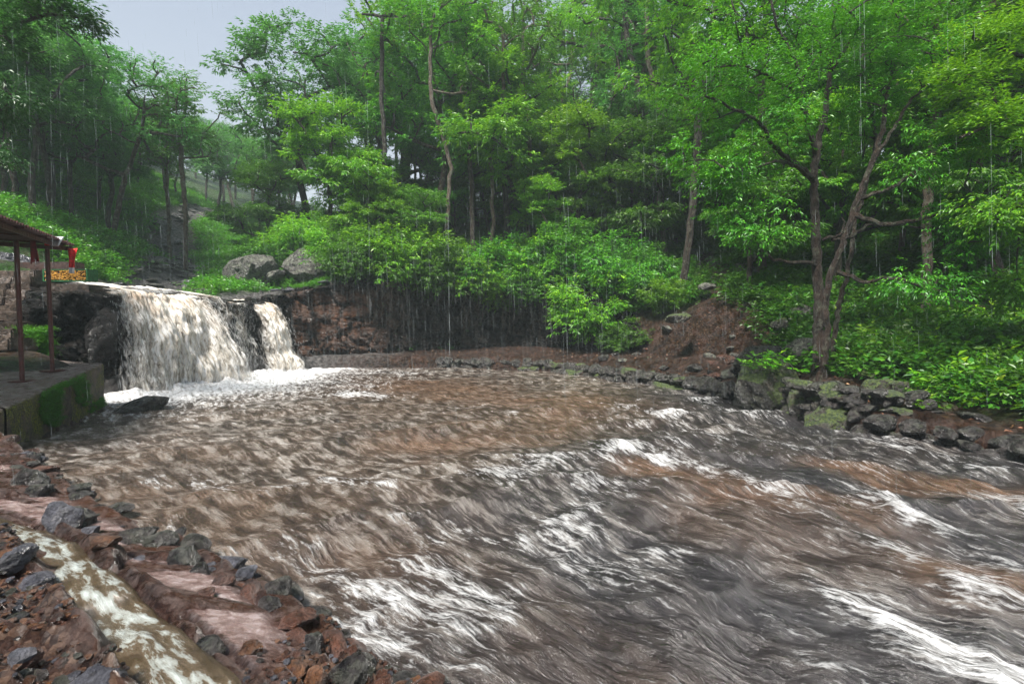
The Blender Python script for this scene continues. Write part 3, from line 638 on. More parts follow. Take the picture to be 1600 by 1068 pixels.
# foreground bank rocks (px, py of centre, size px) on the near bank
FG = [(45, 742, 60, 34, 'rock_wet', 60, 'dark wet rock at the far end of the near bank edge'),
 (62, 762, 40, 24, 'rock_wet', 61, 'small dark rock below the far end rock on the near bank'),
 (93, 798, 62, 42, 'rock_violet', 62, 'pale violet flat faced rock at the water edge of the near bank'),
 (128, 806, 50, 34, 'rock_wet', 63, 'dark brown rock pressed against the pale violet rock'),
 (140, 825, 30, 16, 'rock_violet', 64, 'small round violet stone beside the orange stones'),
 (100, 843, 48, 16, 'rock_orange', 65, 'flat orange stone at the head of the runoff channel'),
 (160, 842, 52, 20, 'rock_orange', 66, 'longer orange slab right of the small violet stone'),
 (212, 836, 66, 26, 'rock_wet', 67, 'long dark wet stone on the bank edge, right of the orange slab'),
 (250, 842, 52, 30, 'rock_wet', 68, 'black glossy stone on the bank edge, second after the orange slab'),
 (284, 864, 56, 34, 'rock_wet', 69, 'rounded black stone with grey top jutting into the river'),
 (312, 886, 34, 20, 'rock_wet', 70, 'small black stone just below the rounded black stone'),
 (348, 900, 44, 26, 'rock_rust', 71, 'brown broken stone on the bank edge in the middle of the row'),
 (392, 922, 42, 34, 'rock_rust', 72, 'rusty red stone on the bank edge'),
 (420, 938, 40, 30, 'rock_wet', 73, 'black angular stone beside the rusty red stone'),
 (462, 962, 60, 22, 'rock_rust', 74, 'long brown stone lying along the bank edge'),
 (490, 996, 40, 50, 'rock_wet', 75, 'pointed dark slab standing up on the near bank'),
 (520, 1008, 76, 36, 'rock_rust', 76, 'broad flat brown stone overlooking the fast water'),
 (545, 1044, 84, 60, 'rock_wet', 77, 'large dark brown stone at the bottom edge of the bank'),
 (492, 1052, 42, 38, 'rock_orange', 78, 'ochre stone beside the large dark brown stone'),
 (462, 1040, 40, 18, 'rock_orange', 79, 'small flat ochre stone on the gravel'),
 (324, 1004, 54, 36, 'rock_wet', 80, 'single dark angular stone beside the runoff channel'),
 (395, 1008, 38, 22, 'rock_orange', 81, 'small reddish stone lying on the gravel patch'),
 (22, 866, 60, 34, 'rock_violet', 82, 'grey pitted stone at the left frame edge beside the channel'),
 (55, 905, 60, 30, 'rock_violet', 83, 'dark violet flat stone left of the channel on red gravel'),
 (145, 1052, 80, 46, 'rock_violet', 84, 'wet slate grey stone at the bottom, left of the channel'),
 (598, 1066, 40, 40, 'rock_rust', 85, 'brown stone at the lowest tip of the bank by the water')]
def bank_Y(px, py):
    lo = 1.2
    for Yd in np.arange(1.6, 9.4, 0.03):
        p = at(px, py, float(Yd))
        if p.z <= H2(p.x, p.y) : return float(Yd)
    return EYE * F_PX / (py - 503)
for px, py, wp, hp, mt, sd, lb in FG:
    Yd = bank_Y(px, py + hp * 0.3)
    place_rock('stone', px, py + hp * 0.15, Yd, wp, hp, mt, sd, lb, 'rock', rz=sd * 0.9, tilt=0.15 * math.sin(sd * 3), sub=4, depth=0.8, sink=0.35)

# loose slabs in the gully above the fall
rg = random.Random(55)
ED = [(-8.9, 9.1), (-7.2, 7.95), (-5.6, 6.7), (-3.7, 5.55), (-2.1, 4.5), (-1.0, 3.45), (-0.3, 2.7)]
ER, _t = resample(np.array(ED, float), 0.02)
for i in range(95):
    q = ER[rg.randrange(len(ER))]; s = rg.choice([0.05, 0.07, 0.09, 0.12, 0.16, 0.2]) * rg.uniform(0.8, 1.2); o_ = rg.uniform(-0.12, 0.3) if s > 0.1 else rg.uniform(-0.1, 0.75)
    x, y = q[0] - o_ * 0.6, q[1] - o_ * 0.8
    o = link('bank_stone', rock_me('bank_stone', 170 + i % 10, ['rock_wet', 'rock_rust', 'rock_wet', 'rock_violet'][i % 4], 3), None, (x, y, H2(x, y) - s * 0.05), (rg.uniform(-.3, .3), rg.uniform(-.3, .3), rg.uniform(0, 6.3)), (s, s * rg.uniform(.6, 1), s * rg.uniform(.5, .8)))
    tag(o, 'small wet broken stone along the edge of the near bank', 'stone', 'small stones edging the near bank')
for i in range(240):
    x = rg.uniform(3, 14); y = rg.uniform(9.5, 27)
    d1 = sdpoly(np.array([[x, y]]), POOL)[0]
    if not 0.25 < d1 < 5.5: continue
    s = rg.choice([0.08, 0.12, 0.16, 0.24, 0.34]) * rg.uniform(0.8, 1.2)
    o = link('loose_stone', rock_me('loose_stone', 180 + i % 10, ['rock_wet', 'rock_rust', 'rock_moss', 'rock_grey'][i % 4], 3), None, (x, y, h1(x, y) + s * 0.15), (rg.uniform(-.3, .3), rg.uniform(-.3, .3), rg.uniform(0, 6.3)), (s, s * rg.uniform(.6, 1), s * rg.uniform(.45, .8)))
    tag(o, 'loose stone lying on the muddy ground of the right bank', 'stone', 'loose stones on the right bank')
rg = random.Random(5); gi = 0
for i in range(270):
    t = rg.random() ** 1.3; k = t * (len(STREAM) - 1.001); a, b = STREAM[int(k)], STREAM[int(k) + 1]; f = k - int(k)
    x = a[0] + (b[0] - a[0]) * f + rg.gauss(0, 1.3); y = a[1] + (b[1] - a[1]) * f + rg.gauss(0, 1.1)
    if x > -14 or dline(np.array([[x, y]]), [(-13.7, 17), (-13.4, 26)])[0] < 1.6: continue
    s = rg.uniform(0.2, 0.62)
    o = link('gully_rock', rock_me('gully_rock', 100 + i % 9, 'rock_grey' if i % 4 else 'rock_slab', 3), None, (x, y, h1(x, y) + s * 0.2), (rg.uniform(-.2, .2), rg.uniform(-.2, .2), rg.uniform(0, 6.3)), (s, s * rg.uniform(.6, 1), s * rg.uniform(.3, .55)))
    tag(o, 'loose wet grey slab of rock in the gully above the waterfall', 'rock', 'loose rocks in the gully above the fall')
for i in range(70):
    t = rg.random(); x = -13.6 + t * 6.5 + rg.gauss(0, .2); y = 25.8 + (t ** 0.6) * 4.2 + rg.uniform(0.2, 2.2); s = rg.uniform(0.12, 0.42)
    z = h1(x, y)
    o = link('shelf_rock', rock_me('shelf_rock', 120 + i % 7, 'rock_violet' if i % 2 else 'rock_wet', 3), None, (x, y, max(z, 3.7 + 0.9 * t) + s * 0.2), (rg.uniform(-.2, .2), rg.uniform(-.2, .2), rg.uniform(0, 6.3)), (s, s * rg.uniform(.5, 1), s * rg.uniform(.3, .5)))
    tag(o, 'small broken rock on the shelf at the top of the brown cliff', 'rock', 'broken rocks on the shelf right of the small fall')

# low dry stone wall along the far right bank
def stone_row(name, label, line, courses, smin, smax, seed, z0=-0.12, hgt=0.36, jitter=0.05):
    rg = random.Random(seed); Lr, t = resample(line, 0.05); root = empty(name, (Lr[0, 0], Lr[0, 1], 0)); tag(root, label, 'wall')
    for c in range(courses):
        d = rg.uniform(0, 0.3)
        while d < t[-1]:
            wd = rg.uniform(smin, smax); i = min(len(Lr) - 1, int((d + wd / 2) / 0.05)); j = min(len(Lr) - 1, i + 4); i0 = max(0, i - 4)
            a = math.atan2(Lr[j, 1] - Lr[i0, 1], Lr[j, 0] - Lr[i0, 0])
            hh = hgt * rg.uniform(0.6, 1.45)
            o = link('stone', rock_me('wall_stone', 140 + rg.randrange(9), 'rock_moss' if rg.random() < .25 else 'rock_wet', 3, 1.0, 9, 0.04), root,
                     (Lr[i, 0] - root.location.x + rg.gauss(0, jitter), Lr[i, 1] - root.location.y + rg.gauss(0, jitter), z0 + c * hgt * 0.86 + hgt / 2), (rg.uniform(-.25, .25), rg.uniform(-.25, .25), a + rg.uniform(-.4, .4)),
                     (wd * 0.56, rg.uniform(0.2, 0.3), hh * 0.62))
            d += wd * 0.93
    return root
stone_row('stone_wall', 'low dark dry stone wall holding up the muddy ledge along the far bank', [(-4.2, 28.0), (-1, 27.3), (1.7, 26.1), (3.6, 23.4), (5.2, 20.7), (6.3, 18.4), (6.95, 16.7), (7.0, 15.6)], 2, 0.4, 0.95, 3)
stone_row('stone_heap', 'heap of dark dry stacked stones below the slender river tree', [(7.35, 13.9), (7.45, 13.1), (7.6, 12.2), (8.1, 11.4), (9.0, 10.9)], 6, 0.16, 0.42, 4, -0.05, 0.2, 0.1)
stone_row('stone_kerb', 'row of dark flat stones edging the water on the right bank', [(7.6, 11.4), (8.5, 10.5), (8.85, 9.7), (9.1, 8.7), (10.0, 7.9)], 2, 0.3, 0.75, 6, -0.05, 0.26, 0.1)
stone_row('stone_pile', 'small pile of dark stones between mossy boulder and brown boulder', [(9.2, 11.9), (9.8, 11.3)], 3, 0.18, 0.38, 8, 0.15, 0.2, 0.1)
print('rocks', time.time() - T0)

# ------------------------------------------------------------ waterfalls
def fall(name, label, lipA, lipB, botA, botB, lipz, seed, mats, nu=90, nv=110, layers=3, up=3.0, zbot=0.0, taper=0.0):
    root = empty(name, ((lipA[0] + lipB[0]) / 2, (lipA[1] + lipB[1]) / 2, lipz)); tag(root, label, 'waterfall')
    lipA, lipB, botA, botB = map(np.array, (lipA, lipB, botA, botB)); Lw = np.hypot(*(lipB - lipA))
    inw = -np.array([botA + botB - lipA - lipB]).ravel(); inw = inw / np.hypot(*inw)
    for l in range(layers):
        u = np.linspace(0, 1, nu)[:, None]; t = np.linspace(-0.35, 1, nv)[None, :]
        P = np.zeros((nu, nv, 3)); lip = lipA + (lipB - lipA) * u[:, :, None]; bot = botA + (botB - botA) * u[:, :, None]
        tt = np.maximum(t, 0)[:, :, None]; hor = lip + (bot - lip) * (0.55 * tt + 0.45 * tt ** 0.7 * tt ** 0)  * 1.0
        hor = lip + (bot - lip) * tt ** 0.62 if False else lip + (bot - lip) * (1 - (1 - tt) ** 1.35)
        upd = np.minimum(t, 0)[:, :, None] * (-up / 0.35)
        P[:, :, :2] = hor + inw * upd
        P[:, :, 2] = lipz + (zbot - lipz) * np.maximum(t, 0) ** 1.45 + 0.13 * upd[:, :, 0]
        U = np.c_[(np.repeat(u.ravel(), nv) * Lw + l * 3.7 + seed), np.tile(t.ravel(), nu) * 4.0]
        body = 1 - np.abs(2 * np.repeat(u.ravel(), nv) - 1) ** 3
        nz = fbm(np.c_[U[:, 0] * 2.6, U[:, 1] * 0.75], 5, seed + l); nz2 = fbm(np.c_[U[:, 0] * 9, U[:, 1] * 1.6], 3, seed + 20 + l); nz3 = fbm(np.c_[U[:, 0] * 0.8, U[:, 1] * 0.9], 3, seed + 40 + l)
        tr = np.tile(t.ravel(), nu); grow = 0.3 + np.clip(tr, 0, 1)
        dsp = (0.55 * nz3 + 0.42 * nz + 0.07 * nz2) * grow - 0.16 * l * np.clip(tr + 0.1, 0, 1)
        P = P.reshape(-1, 3); P[:, :2] += -inw * dsp[:, None]; P[:, 2] += (0.10 * nz + 0.04 * nz2) * (0.5 + 0.5 * np.clip(-tr * 3, 0, 1))
        P[:, 2] -= 0.05 * l
        topm = sstep(0.75, 0.0, tr) * sstep(-0.25, 0.0, tr)
        bdy = body * (0.62 - 0.18 * np.clip(tr, 0, 1)) + 0.35 * sstep(0.15, -0.1, tr) * body - 0.05 + 0.25 * fbm(np.c_[U[:, 0] * 0.7, U[:, 1] * 0.5], 3, seed + 60)
        sheet = link('water_sheet', npmesh('water_sheet', P - np.array(root.location), gridfaces(nu, nv), mats, True, {'body': bdy, 'top': topm}, U), root)
    # flung strands and drops, thin slivers following the same arc
    rg = np.random.RandomState(seed); n = int(1500 * Lw / 4); uu = rg.rand(n); t0 = rg.rand(n) ** 0.8 * 0.95; lnT = rg.uniform(0.015, 0.06, n)
    V = []; 
    jit = rg.normal(size=(n, 3)) * np.array([0.16, 0.16, 0.10]) * (0.3 + t0[:, None]); wd = rg.uniform(0.004, 0.014, n)
    for f in (0, 0.5, 1):
        tq = t0 + lnT * f; lip = lipA + (lipB - lipA) * uu[:, None]; bot = botA + (botB - botA) * uu[:, None]
        xy = lip + (bot - lip) * (1 - (1 - tq[:, None]) ** 1.35); z = lipz + (zbot - lipz) * tq ** 1.45
        c = np.c_[xy, z] + jit - np.r_[inw, 0] * 0.15
        ww = wd * (1.0 if f == 0.5 else 0.15)
        side = (lipB - lipA) / Lw
        V.append(c - np.c_[side[0] * ww, side[1] * ww, 0 * ww]); V.append(c + np.c_[side[0] * ww, side[1] * ww, 0 * ww])
    V = np.stack(V, 1).reshape(-1, 3) - np.array(root.location); b = np.arange(n) * 6
    Fq = np.r_[np.c_[b, b + 1, b + 3, b + 2], np.c_[b + 2, b + 3, b + 5, b + 4]]
    s = link('spray', npmesh('spray', V, Fq, MAT['spray'], False), root); s['kind'] = 'stuff'
    return root
m = M_('spray'); tr = m.n('BsdfTransparent'); df = m.bsdf((0.85, 0.84, 0.82), 0.3)
mxn = m.n('MixShader', {0: 0.55}); m.t.links.new(tr.outputs[0], mxn.inputs[1]); m.t.links.new(df.outputs[0], mxn.inputs[2]); MAT['spray'] = m.done(mxn)
fall('waterfall', 'broad muddy cream main waterfall pouring off the rock lip', (-13.9, 17.6), (-13.2, 22.0), (-13.0, 17.0), (-10.6, 20.9), 3.62, 301, MAT['fall'], 130, 120, 3)
fall('waterfall', 'thin white veil of water just right of the main fall', (-13.2, 21.6), (-13.1, 23.4), (-12.3, 21.6), (-12.1, 23.0), 3.62, 321, MAT['fall_thin'], 50, 90, 2)
fall('waterfall', 'narrow separate waterfall right of the dark wet rock face', (-13.0, 25.2), (-12.5, 26.5), (-11.6, 25.0), (-10.7, 26.1), 3.5, 341, MAT['fall'], 60, 100, 3, up=1.5)
# trickles over the bare face between the two falls
fall('water_trickle', 'faint trickles running down the dark rock between the two falls', (-13.1, 23.4), (-12.9, 25.0), (-12.6, 23.4), (-12.4, 25.0), 3.4, 361, MAT['fall_thin'], 30, 70, 1)
# rapids arriving over the plateau
pu, pv = np.arange(-17.8, -13.42, 0.07), np.arange(17.6, 27.5, 0.07)
X, Y = np.meshgrid(pu, pv, indexing='ij'); PR = np.c_[X.ravel(), Y.ravel()]
zr = 3.68 + 0.075 * (-13.3 - PR[:, 0]) + 0.09 * fbm(PR * 1.1, 4, 401) + 0.05 * (1 - np.abs(fbm(PR * 2.8, 3, 403))) - 0.6 * sstep(-13.6, -13.0, PR[:, 0]) - 0.6 * sstep(19.2, 18.4, PR[:, 1] + 0.35 * (PR[:, 0] + 14)) - 0.5 * sstep(-16.2, -17.2, PR[:, 0])
zr -= 0.25 * sstep(23.0, 24.2, PR[:, 1]) * sstep(-15.5, -14, PR[:, 0])
tag(link('upstream_rapids', npmesh('upstream_rapids', np.c_[PR, zr], gridfaces(len(pu), len(pv)), MAT['water'], True,
    {'foam': np.clip(0.62 + 0.5 * fbm(PR * 0.8, 3, 405), 0, 1.2), 'depth': np.zeros(len(PR)), 'sky_sheen': np.full(len(PR), .6), 'brown': np.full(len(PR), .3)}, PR * 1.3)), kind='structure')
# churned foam lumps where the falls land
rg = np.random.RandomState(9); bl = np.array(BASEL)
print('falls', time.time() - T0)

# ------------------------------------------------------------ quay, steps, pavilion
zq = lambda y: 0.11 + 0.0822 * y
Q = [(-9.5, 9.55), (-11.8, 14.75), (-14.6, 15.7), (-19, 15.6), (-24, 12), (-22, 5), (-9.2, 7.6)]
edge = resample(np.array(Q + [Q[0]], float), 0.06)[0]
n = len(edge); rows = []
cxq, cyq = -15.0, 11.5
for f, zz in ((1, -0.6), (1, -0.3), (1, 0.0), (1, 0.25), (1, 0.5), (1, 0.75), (1.0, 0.93), (0.995, 0.985), (0.985, 1.0), (0.96, 1.0), (0.9, 1.0), (0.8, 1.0), (0.65, 1.0), (0.4, 1.0), (0.1, 1.0)):
    x = cxq + (edge[:, 0] - cxq) * f; y = cyq + (edge[:, 1] - cyq) * f; z = np.where(zz < 0, zz, zq(y) * zz) if zz >= 0 else np.full(n, zz)
    rows.append(np.c_[x, y, z])
Vq = np.stack(rows, 1).reshape(-1, 3)
nse = fbm(Vq * 1.6, 4, 501) * 0.07 + fbm(Vq * 7, 3, 503) * 0.02
cen = Vq[:, :2] - np.array([cxq, cyq]); cen /= np.linalg.norm(cen, axis=1)[:, None] + 1e-6
lay = np.tile(np.arange(15), n); Vq[:, :2] += cen * (nse * (lay < 9))[:, None]; Vq[:, 2] += nse * 0.3 * (lay >= 7)
quay = tag(link('quay', npmesh('quay', Vq, gridfaces(n, 15)[:, ::-1], MAT['concrete'], True)), 'low concrete quay with mossy side and puddled top at the left', 'quay')

sr = empty('stone_steps', (-19, 18, 1.2)); tag(sr, 'wide worn stone stairway climbing the bank behind the pavilion posts', 'steps')
for i in range(10):
    yy = 15.4 + i * 0.46; zz = 2.0 + i * 0.27; xr = -14.7 - i * 0.33
    wdt = 7.0
    nb = 9
    for b in range(nb):
        w1 = wdt / nb
        o = link('step', box_mesh('step', w1 - 0.03, 0.9, 0.36, MAT['step'], 0.04, 0.055, i * 11 + b), sr, (xr - w1 / 2 - b * w1 + 19, yy - 18, zz - 1.2 - 0.18))
top = link('parapet', box_mesh('parapet', 2.3, 0.5, 0.6, MAT['maroon'], 0.03, 0.02, 3), sr, tuple(at(80, 422, 20.3) - Vector(sr.location)))

def tube(pts, rads, sides=8, cap=True):
    pts = np.asarray(pts, float); n = len(pts); rads = np.asarray(rads, float) * np.ones(n)
    T = np.gradient(pts, axis=0); T /= np.linalg.norm(T, axis=1)[:, None] + 1e-9
    up = np.array([0.13, 0.37, 0.92]); a = np.cross(T, up); bad = np.linalg.norm(a, axis=1) < 0.1; a[bad] = np.cross(T[bad], [1, 0, 0]); a /= np.linalg.norm(a, axis=1)[:, None]
    b = np.cross(T, a); th = np.arange(sides) / sides * 2 * np.pi
    V = pts[:, None] + rads[:, None, None] * (np.cos(th)[None, :, None] * a[:, None] + np.sin(th)[None, :, None] * b[:, None])
    i = np.arange(n - 1)[:, None] * sides; j = np.arange(sides)[None, :]; jn = (j + 1) % sides
    Fq = np.stack([i + j, i + jn, i + sides + jn, i + sides + j], -1).reshape(-1, 4)
    return V.reshape(-1, 3), Fq
def joinq(parts):
    V, Fq, o = [], [], 0
    for v, f in parts: V.append(v); Fq.append(f + o); o += len(v)
    return np.vstack(V), np.vstack(Fq)

pv_ = empty('pavilion', (-12, 12.8, 1.15)); tag(pv_, 'open shelter with maroon corrugated roof on two slim posts', 'shelter'); po = Vector(pv_.location)
def loc(v): return np.array(v, float) - np.array(po)
p1, p2 = at(35, 596, 12.1), at(82, 580, 13.4)
for (px0, b, ztop) in ((27, p1, 4.42), (77, p2, 4.48)):
    t = at(px0, 385, b.y); V, Fq = tube([loc(b), loc((t.x * 0 + b.x - (b.y * 0.002), b.y, ztop))], 0.05, 10)
    link('post', npmesh('post', V, Fq, MAT['post'], True), pv_)
    link('base_plate', box_mesh('base_plate', 0.36, 0.36, 0.03, MAT['post'], 0.004), pv_, loc((b.x, b.y, b.z + 0.015)))
for x0, y0 in ((-15.5, 11.0), (-16.2, 13.2)):
    V, Fq = tube([loc((x0, y0, 1.0)), loc((x0, y0, 4.4))], 0.05, 10); link('post', npmesh('post', V, Fq, MAT['post'], True), pv_)
E0, E1 = Vector((-9.15, 8.1, 4.62)), Vector((-12.02, 14.15, 4.62)); back = Vector((-4.6, -1.9, 0.15))
nr = 170; nd = 12; uu = np.linspace(0, 1, nr); vvv = np.linspace(0, 1, nd)
Vr = np.array([[tuple(E0 + (E1 - E0) * float(u) + back * float(v)) for v in vvv] for u in uu]).reshape(-1, 3)
Vr[:, 2] += np.repeat(0.035 * np.cos(uu * 48 * 2 * np.pi), nd)
sheet = npmesh('roof_sheet', Vr - np.array(po), gridfaces(nr, nd), MAT['roof'], True)
so = link('roof_sheet', sheet, pv_); sm = so.modifiers.new('thick', 'SOLIDIFY'); sm.thickness = 0.012
def bar(a, b, w_, h_, mat, name, parent, po_):
    a, b = Vector(a), Vector(b); d = b - a; me = box_mesh(name, d.length, w_, h_, mat, 0.004)
    o = link(name, me, parent, (a + b) / 2 - po_); o.rotation_mode = 'QUATERNION'; o.rotation_quaternion = d.to_track_quat('X', 'Z'); return o
dz = Vector((0, 0, -0.12)); inn = back.normalized() * 0.18
bar(E0 + inn + dz, E1 + inn + dz, 0.06, 0.1, MAT['post'], 'beam', pv_, po)
bar(E1 + dz * 1.0 + (E0 - E1).normalized() * 0.15, E1 + back + dz + (E0 - E1).normalized() * 0.15, 0.06, 0.12, MAT['post'], 'beam', pv_, po)
bar(E1 + dz * 1.9 + (E0 - E1).normalized() * 1.0, E1 + back + dz * 1.9 + (E0 - E1).normalized() * 1.0, 0.05, 0.07, MAT['post'], 'beam', pv_, po)
bar(E0 + inn * 12 + dz, E1 + inn * 12 + dz, 0.06, 0.08, MAT['post'], 'beam', pv_, po)
for k in range(5):
    s = E0 + (E1 - E0) * (0.15 + k * 0.19); bar(s + dz * .55, s + back + dz * .55, 0.04, 0.05, MAT['post'], 'rafter', pv_, po)

def cloth(name, label, pts, mat, cat='cloth', group=None, thick=0.006, seed=0, tipmat=None, div=14):
    """hanging cloth from four picture corners (px,py,Y): top-left, top-right, bottom-left, bottom-right, with folds"""
    a, b, c, d = [np.array(at(*p)) for p in pts]; n = div; V = []
    for i in range(n):
        for j in range(n):
            u, v = i / (n - 1), j / (n - 1); p = (a * (1 - u) + b * u) * (1 - v) + (c * (1 - u) + d * u) * v
            V.append(p + np.array([0, 0.05 * math.sin(u * 9 + seed) * (0.3 + v), 0]))
    V = np.array(V); o0 = V.mean(0); me = npmesh(name, V - o0, gridfaces(n, n), mat, True); me.materials.append(tipmat or mat)
    if tipmat:
        for p in me.polygons:
            if (p.vertices[0] % n) >= int(n * 0.8) - 1: p.material_index = 1
    o = link(name, me, None, o0); s = o.modifiers.new('t', 'SOLIDIFY'); s.thickness = thick
    return tag(o, label, cat, group)
cloth('flag', 'dark red pointed cloth hanging from the shelter roof between the posts', ((46, 376, 12.6), (56, 376, 12.6), (45, 412, 12.6), (62, 407, 12.6)), MAT['darkred'], 'flag', seed=1)
cloth('flag', 'bright red pennant with white tip hanging from the roof corner', ((105, 388, 13.9), (122, 388, 13.9), (109, 427, 13.9), (115, 427, 13.9)), MAT['red'], 'flag', seed=2, tipmat=MAT['white'])
cloth('cloth', 'white cloth tied round the roof beam above the second post', ((74, 369, 13.2), (101, 370, 13.2), (81, 384, 13.2), (94, 384, 13.2)), MAT['white'], seed=3)
cloth('cloth', 'small red cloth knotted left of the white cloth on the roof edge', ((70, 370, 13.1), (76, 372, 13.1), (73, 384, 13.1), (78, 382, 13.1)), MAT['red'], seed=4)

fb = at(103, 439, 17.6); fr = empty('flower_box', fb); tag(fr, 'green framed box heaped with golden marigold flowers above the rocks', 'flower box')
link('backing', box_mesh('backing', 1.42, 0.4, 0.34, MAT['maroon'], 0.01), fr, (0, 0.2, 0.19))
for sx in (-1, 1): link('frame', box_mesh('frame', 0.05, 0.46, 0.42, MAT['green_paint'], 0.006), fr, (sx * 0.745, 0.2, 0.2))
link('frame', box_mesh('frame', 1.42, 0.04, 0.035, MAT['green_paint'], 0.004), fr, (0, -0.03, 0.0)); link('frame', box_mesh('frame', 1.42, 0.04, 0.03, MAT['green_paint'], 0.004), fr, (0, -0.03, 0.385))
rg = np.random.RandomState(3); bm = bmesh.new()
for k in range(420):
    bmesh.ops.create_icosphere(bm, subdivisions=1, radius=rg.uniform(0.018, 0.03), matrix=Matrix.Translation((rg.uniform(-.7, .7), rg.uniform(-0.04, 0.0), rg.uniform(.03, .36))))
me = bpy.data.meshes.new('marigolds'); bm.to_mesh(me); bm.free(); me.materials.append(MAT['gold']); o = link('marigolds', me, fr); o['kind'] = 'stuff'
tag(link('plinth', box_mesh('plinth', 1.5, 0.9, 0.42, MAT['step'], 0.03, 0.02, 5), None, at(112, 449, 17.5) + Vector((0, 0.3, -0.1))), 'rough concrete plinth under the marigold flower box', 'plinth')
print('built', time.time() - T0)

# ------------------------------------------------------------ foliage
def leaves(twP, twD, nl, L0, rs, spread=0.9, droop=0.35, tint=None, W=0.34, twl=0.30):
    """twP (T,3) twig starts, twD (T,3) directions; nl leaves each -> V,F(tri),tint"""
    T = len(twP); D = twD / (np.linalg.norm(twD, axis=1)[:, None] + 1e-9)
    upv = np.array([0, 0, 1.0]); Sd = np.cross(D, upv); Sd /= np.linalg.norm(Sd, axis=1)[:, None] + 1e-6; U = np.cross(Sd, D)
    k = np.tile(np.arange(nl), T); ti = np.repeat(np.arange(T), nl); n = T * nl
    f = (k + 0.6) / nl; sgn = np.where(k % 2 == 0, 1, -1)
    base = twP[ti] + D[ti] * (f * twl)[:, None] + rs.normal(size=(n, 3)) * 0.02
    ang = spread * (1.15 - 0.75 * f) + rs.normal(size=n) * 0.25
    d = D[ti] * np.cos(ang)[:, None] + Sd[ti] * (np.sin(ang) * sgn)[:, None] + rs.normal(size=(n, 3)) * 0.16
    d[:, 2] -= droop * (0.6 + 0.8 * rs.rand(n)); d /= np.linalg.norm(d, axis=1)[:, None]
    s = np.cross(d, U[ti] + rs.normal(size=(n, 3)) * 0.35); s /= np.linalg.norm(s, axis=1)[:, None] + 1e-6; nn = np.cross(s, d)
    ln = L0 * rs.uniform(0.65, 1.25, n)[:, None]; wd = ln * W * rs.uniform(0.8, 1.2, n)[:, None] * 0.5
    mid = base + d * ln * 0.45
    V = np.stack([base, mid + s * wd + nn * wd * 0.35, base + d * ln - nn * ln * 0.08, mid - s * wd + nn * wd * 0.35], 1).reshape(-1, 3)
    b = np.arange(n) * 4; Fc = np.stack([b, b + 1, b + 2, b, b + 2, b + 3], 1).reshape(-1, 3)
    tw = (tint if tint is not None else rs.rand(T))[ti]
    tn = np.clip(0.55 * tw + 0.45 * rs.rand(n) ** 1.3, 0, 1)
    return V, Fc, np.repeat(tn, 4)
class Skel:
    def __init__(s): s.P = []; s.par = []; s.chains = []
    def chain(s, pts, par=-1):
        ids = [par] if par >= 0 else []
        for p in pts:
            s.P.append(np.array(p, float)); s.par.append(ids[-1] if ids else -1); ids.append(len(s.P) - 1)
        s.chains.append(ids); return ids
    def grow(s, rs, target, wig=0.09, upbias=1.2, maxr=1e9):
        A_ = np.array(s.P); d = np.linalg.norm(A_ - target, axis=1) + upbias * np.maximum(0, A_[:, 2] - target[2] + 0.3)
        i = int(np.argmin(d)); a = A_[i]; L_ = np.linalg.norm(target - a); n = max(3, int(L_ / 0.45))
        mid = (a + target) / 2 + np.array([0, 0, 0.14 * L_ * rs.uniform(-0.3, 1)]) + rs.normal(size=3) * wig * L_
        t = np.linspace(0, 1, n + 1)[1:, None]; pts = (1 - t) ** 2 * a + 2 * t * (1 - t) * mid + t * t * target
        pts[:-1] += rs.normal(size=(n - 1, 3)) * 0.05 * min(1, L_ / 2)
        return s.chain(pts, i)
    def mesh(s, r0, rtip=0.012, expo=2.2, sides=6, forced=None, minr=0.008):
        n = len(s.P); w_ = np.zeros(n); 
        kids = np.zeros(n, int)
        for i in range(n):
            if s.par[i] >= 0: kids[s.par[i]] += 1
        for i in range(n - 1, -1, -1):
            if kids[i] == 0: w_[i] += 1
            if s.par[i] >= 0: w_[s.par[i]] += w_[i] * 1.0
        P = np.array(s.P); 
        q = (w_ / w_.max()) ** (1 / expo); r = rtip + (r0 - rtip) * q
        r *= 1 + 0.35 * np.exp(-np.maximum(P[:, 2] - P[0, 2], 0) / 0.25) * (q > 0.8)
        parts = []
        for ids in s.chains:
            if len(ids) < 2: continue
            rr = r[ids].copy()
            if len(ids) > 2 and s.par[ids[1]] == ids[0] and ids is not s.chains[0]: rr[0] = min(rr[0], rr[1] * 1.25)
            sd = sides + 3 if rr.max() > 0.08 else (sides if rr.max() > 0.03 else 4)
            parts.append(tube(P[ids], np.maximum(rr, minr), sd))
        return joinq(parts)
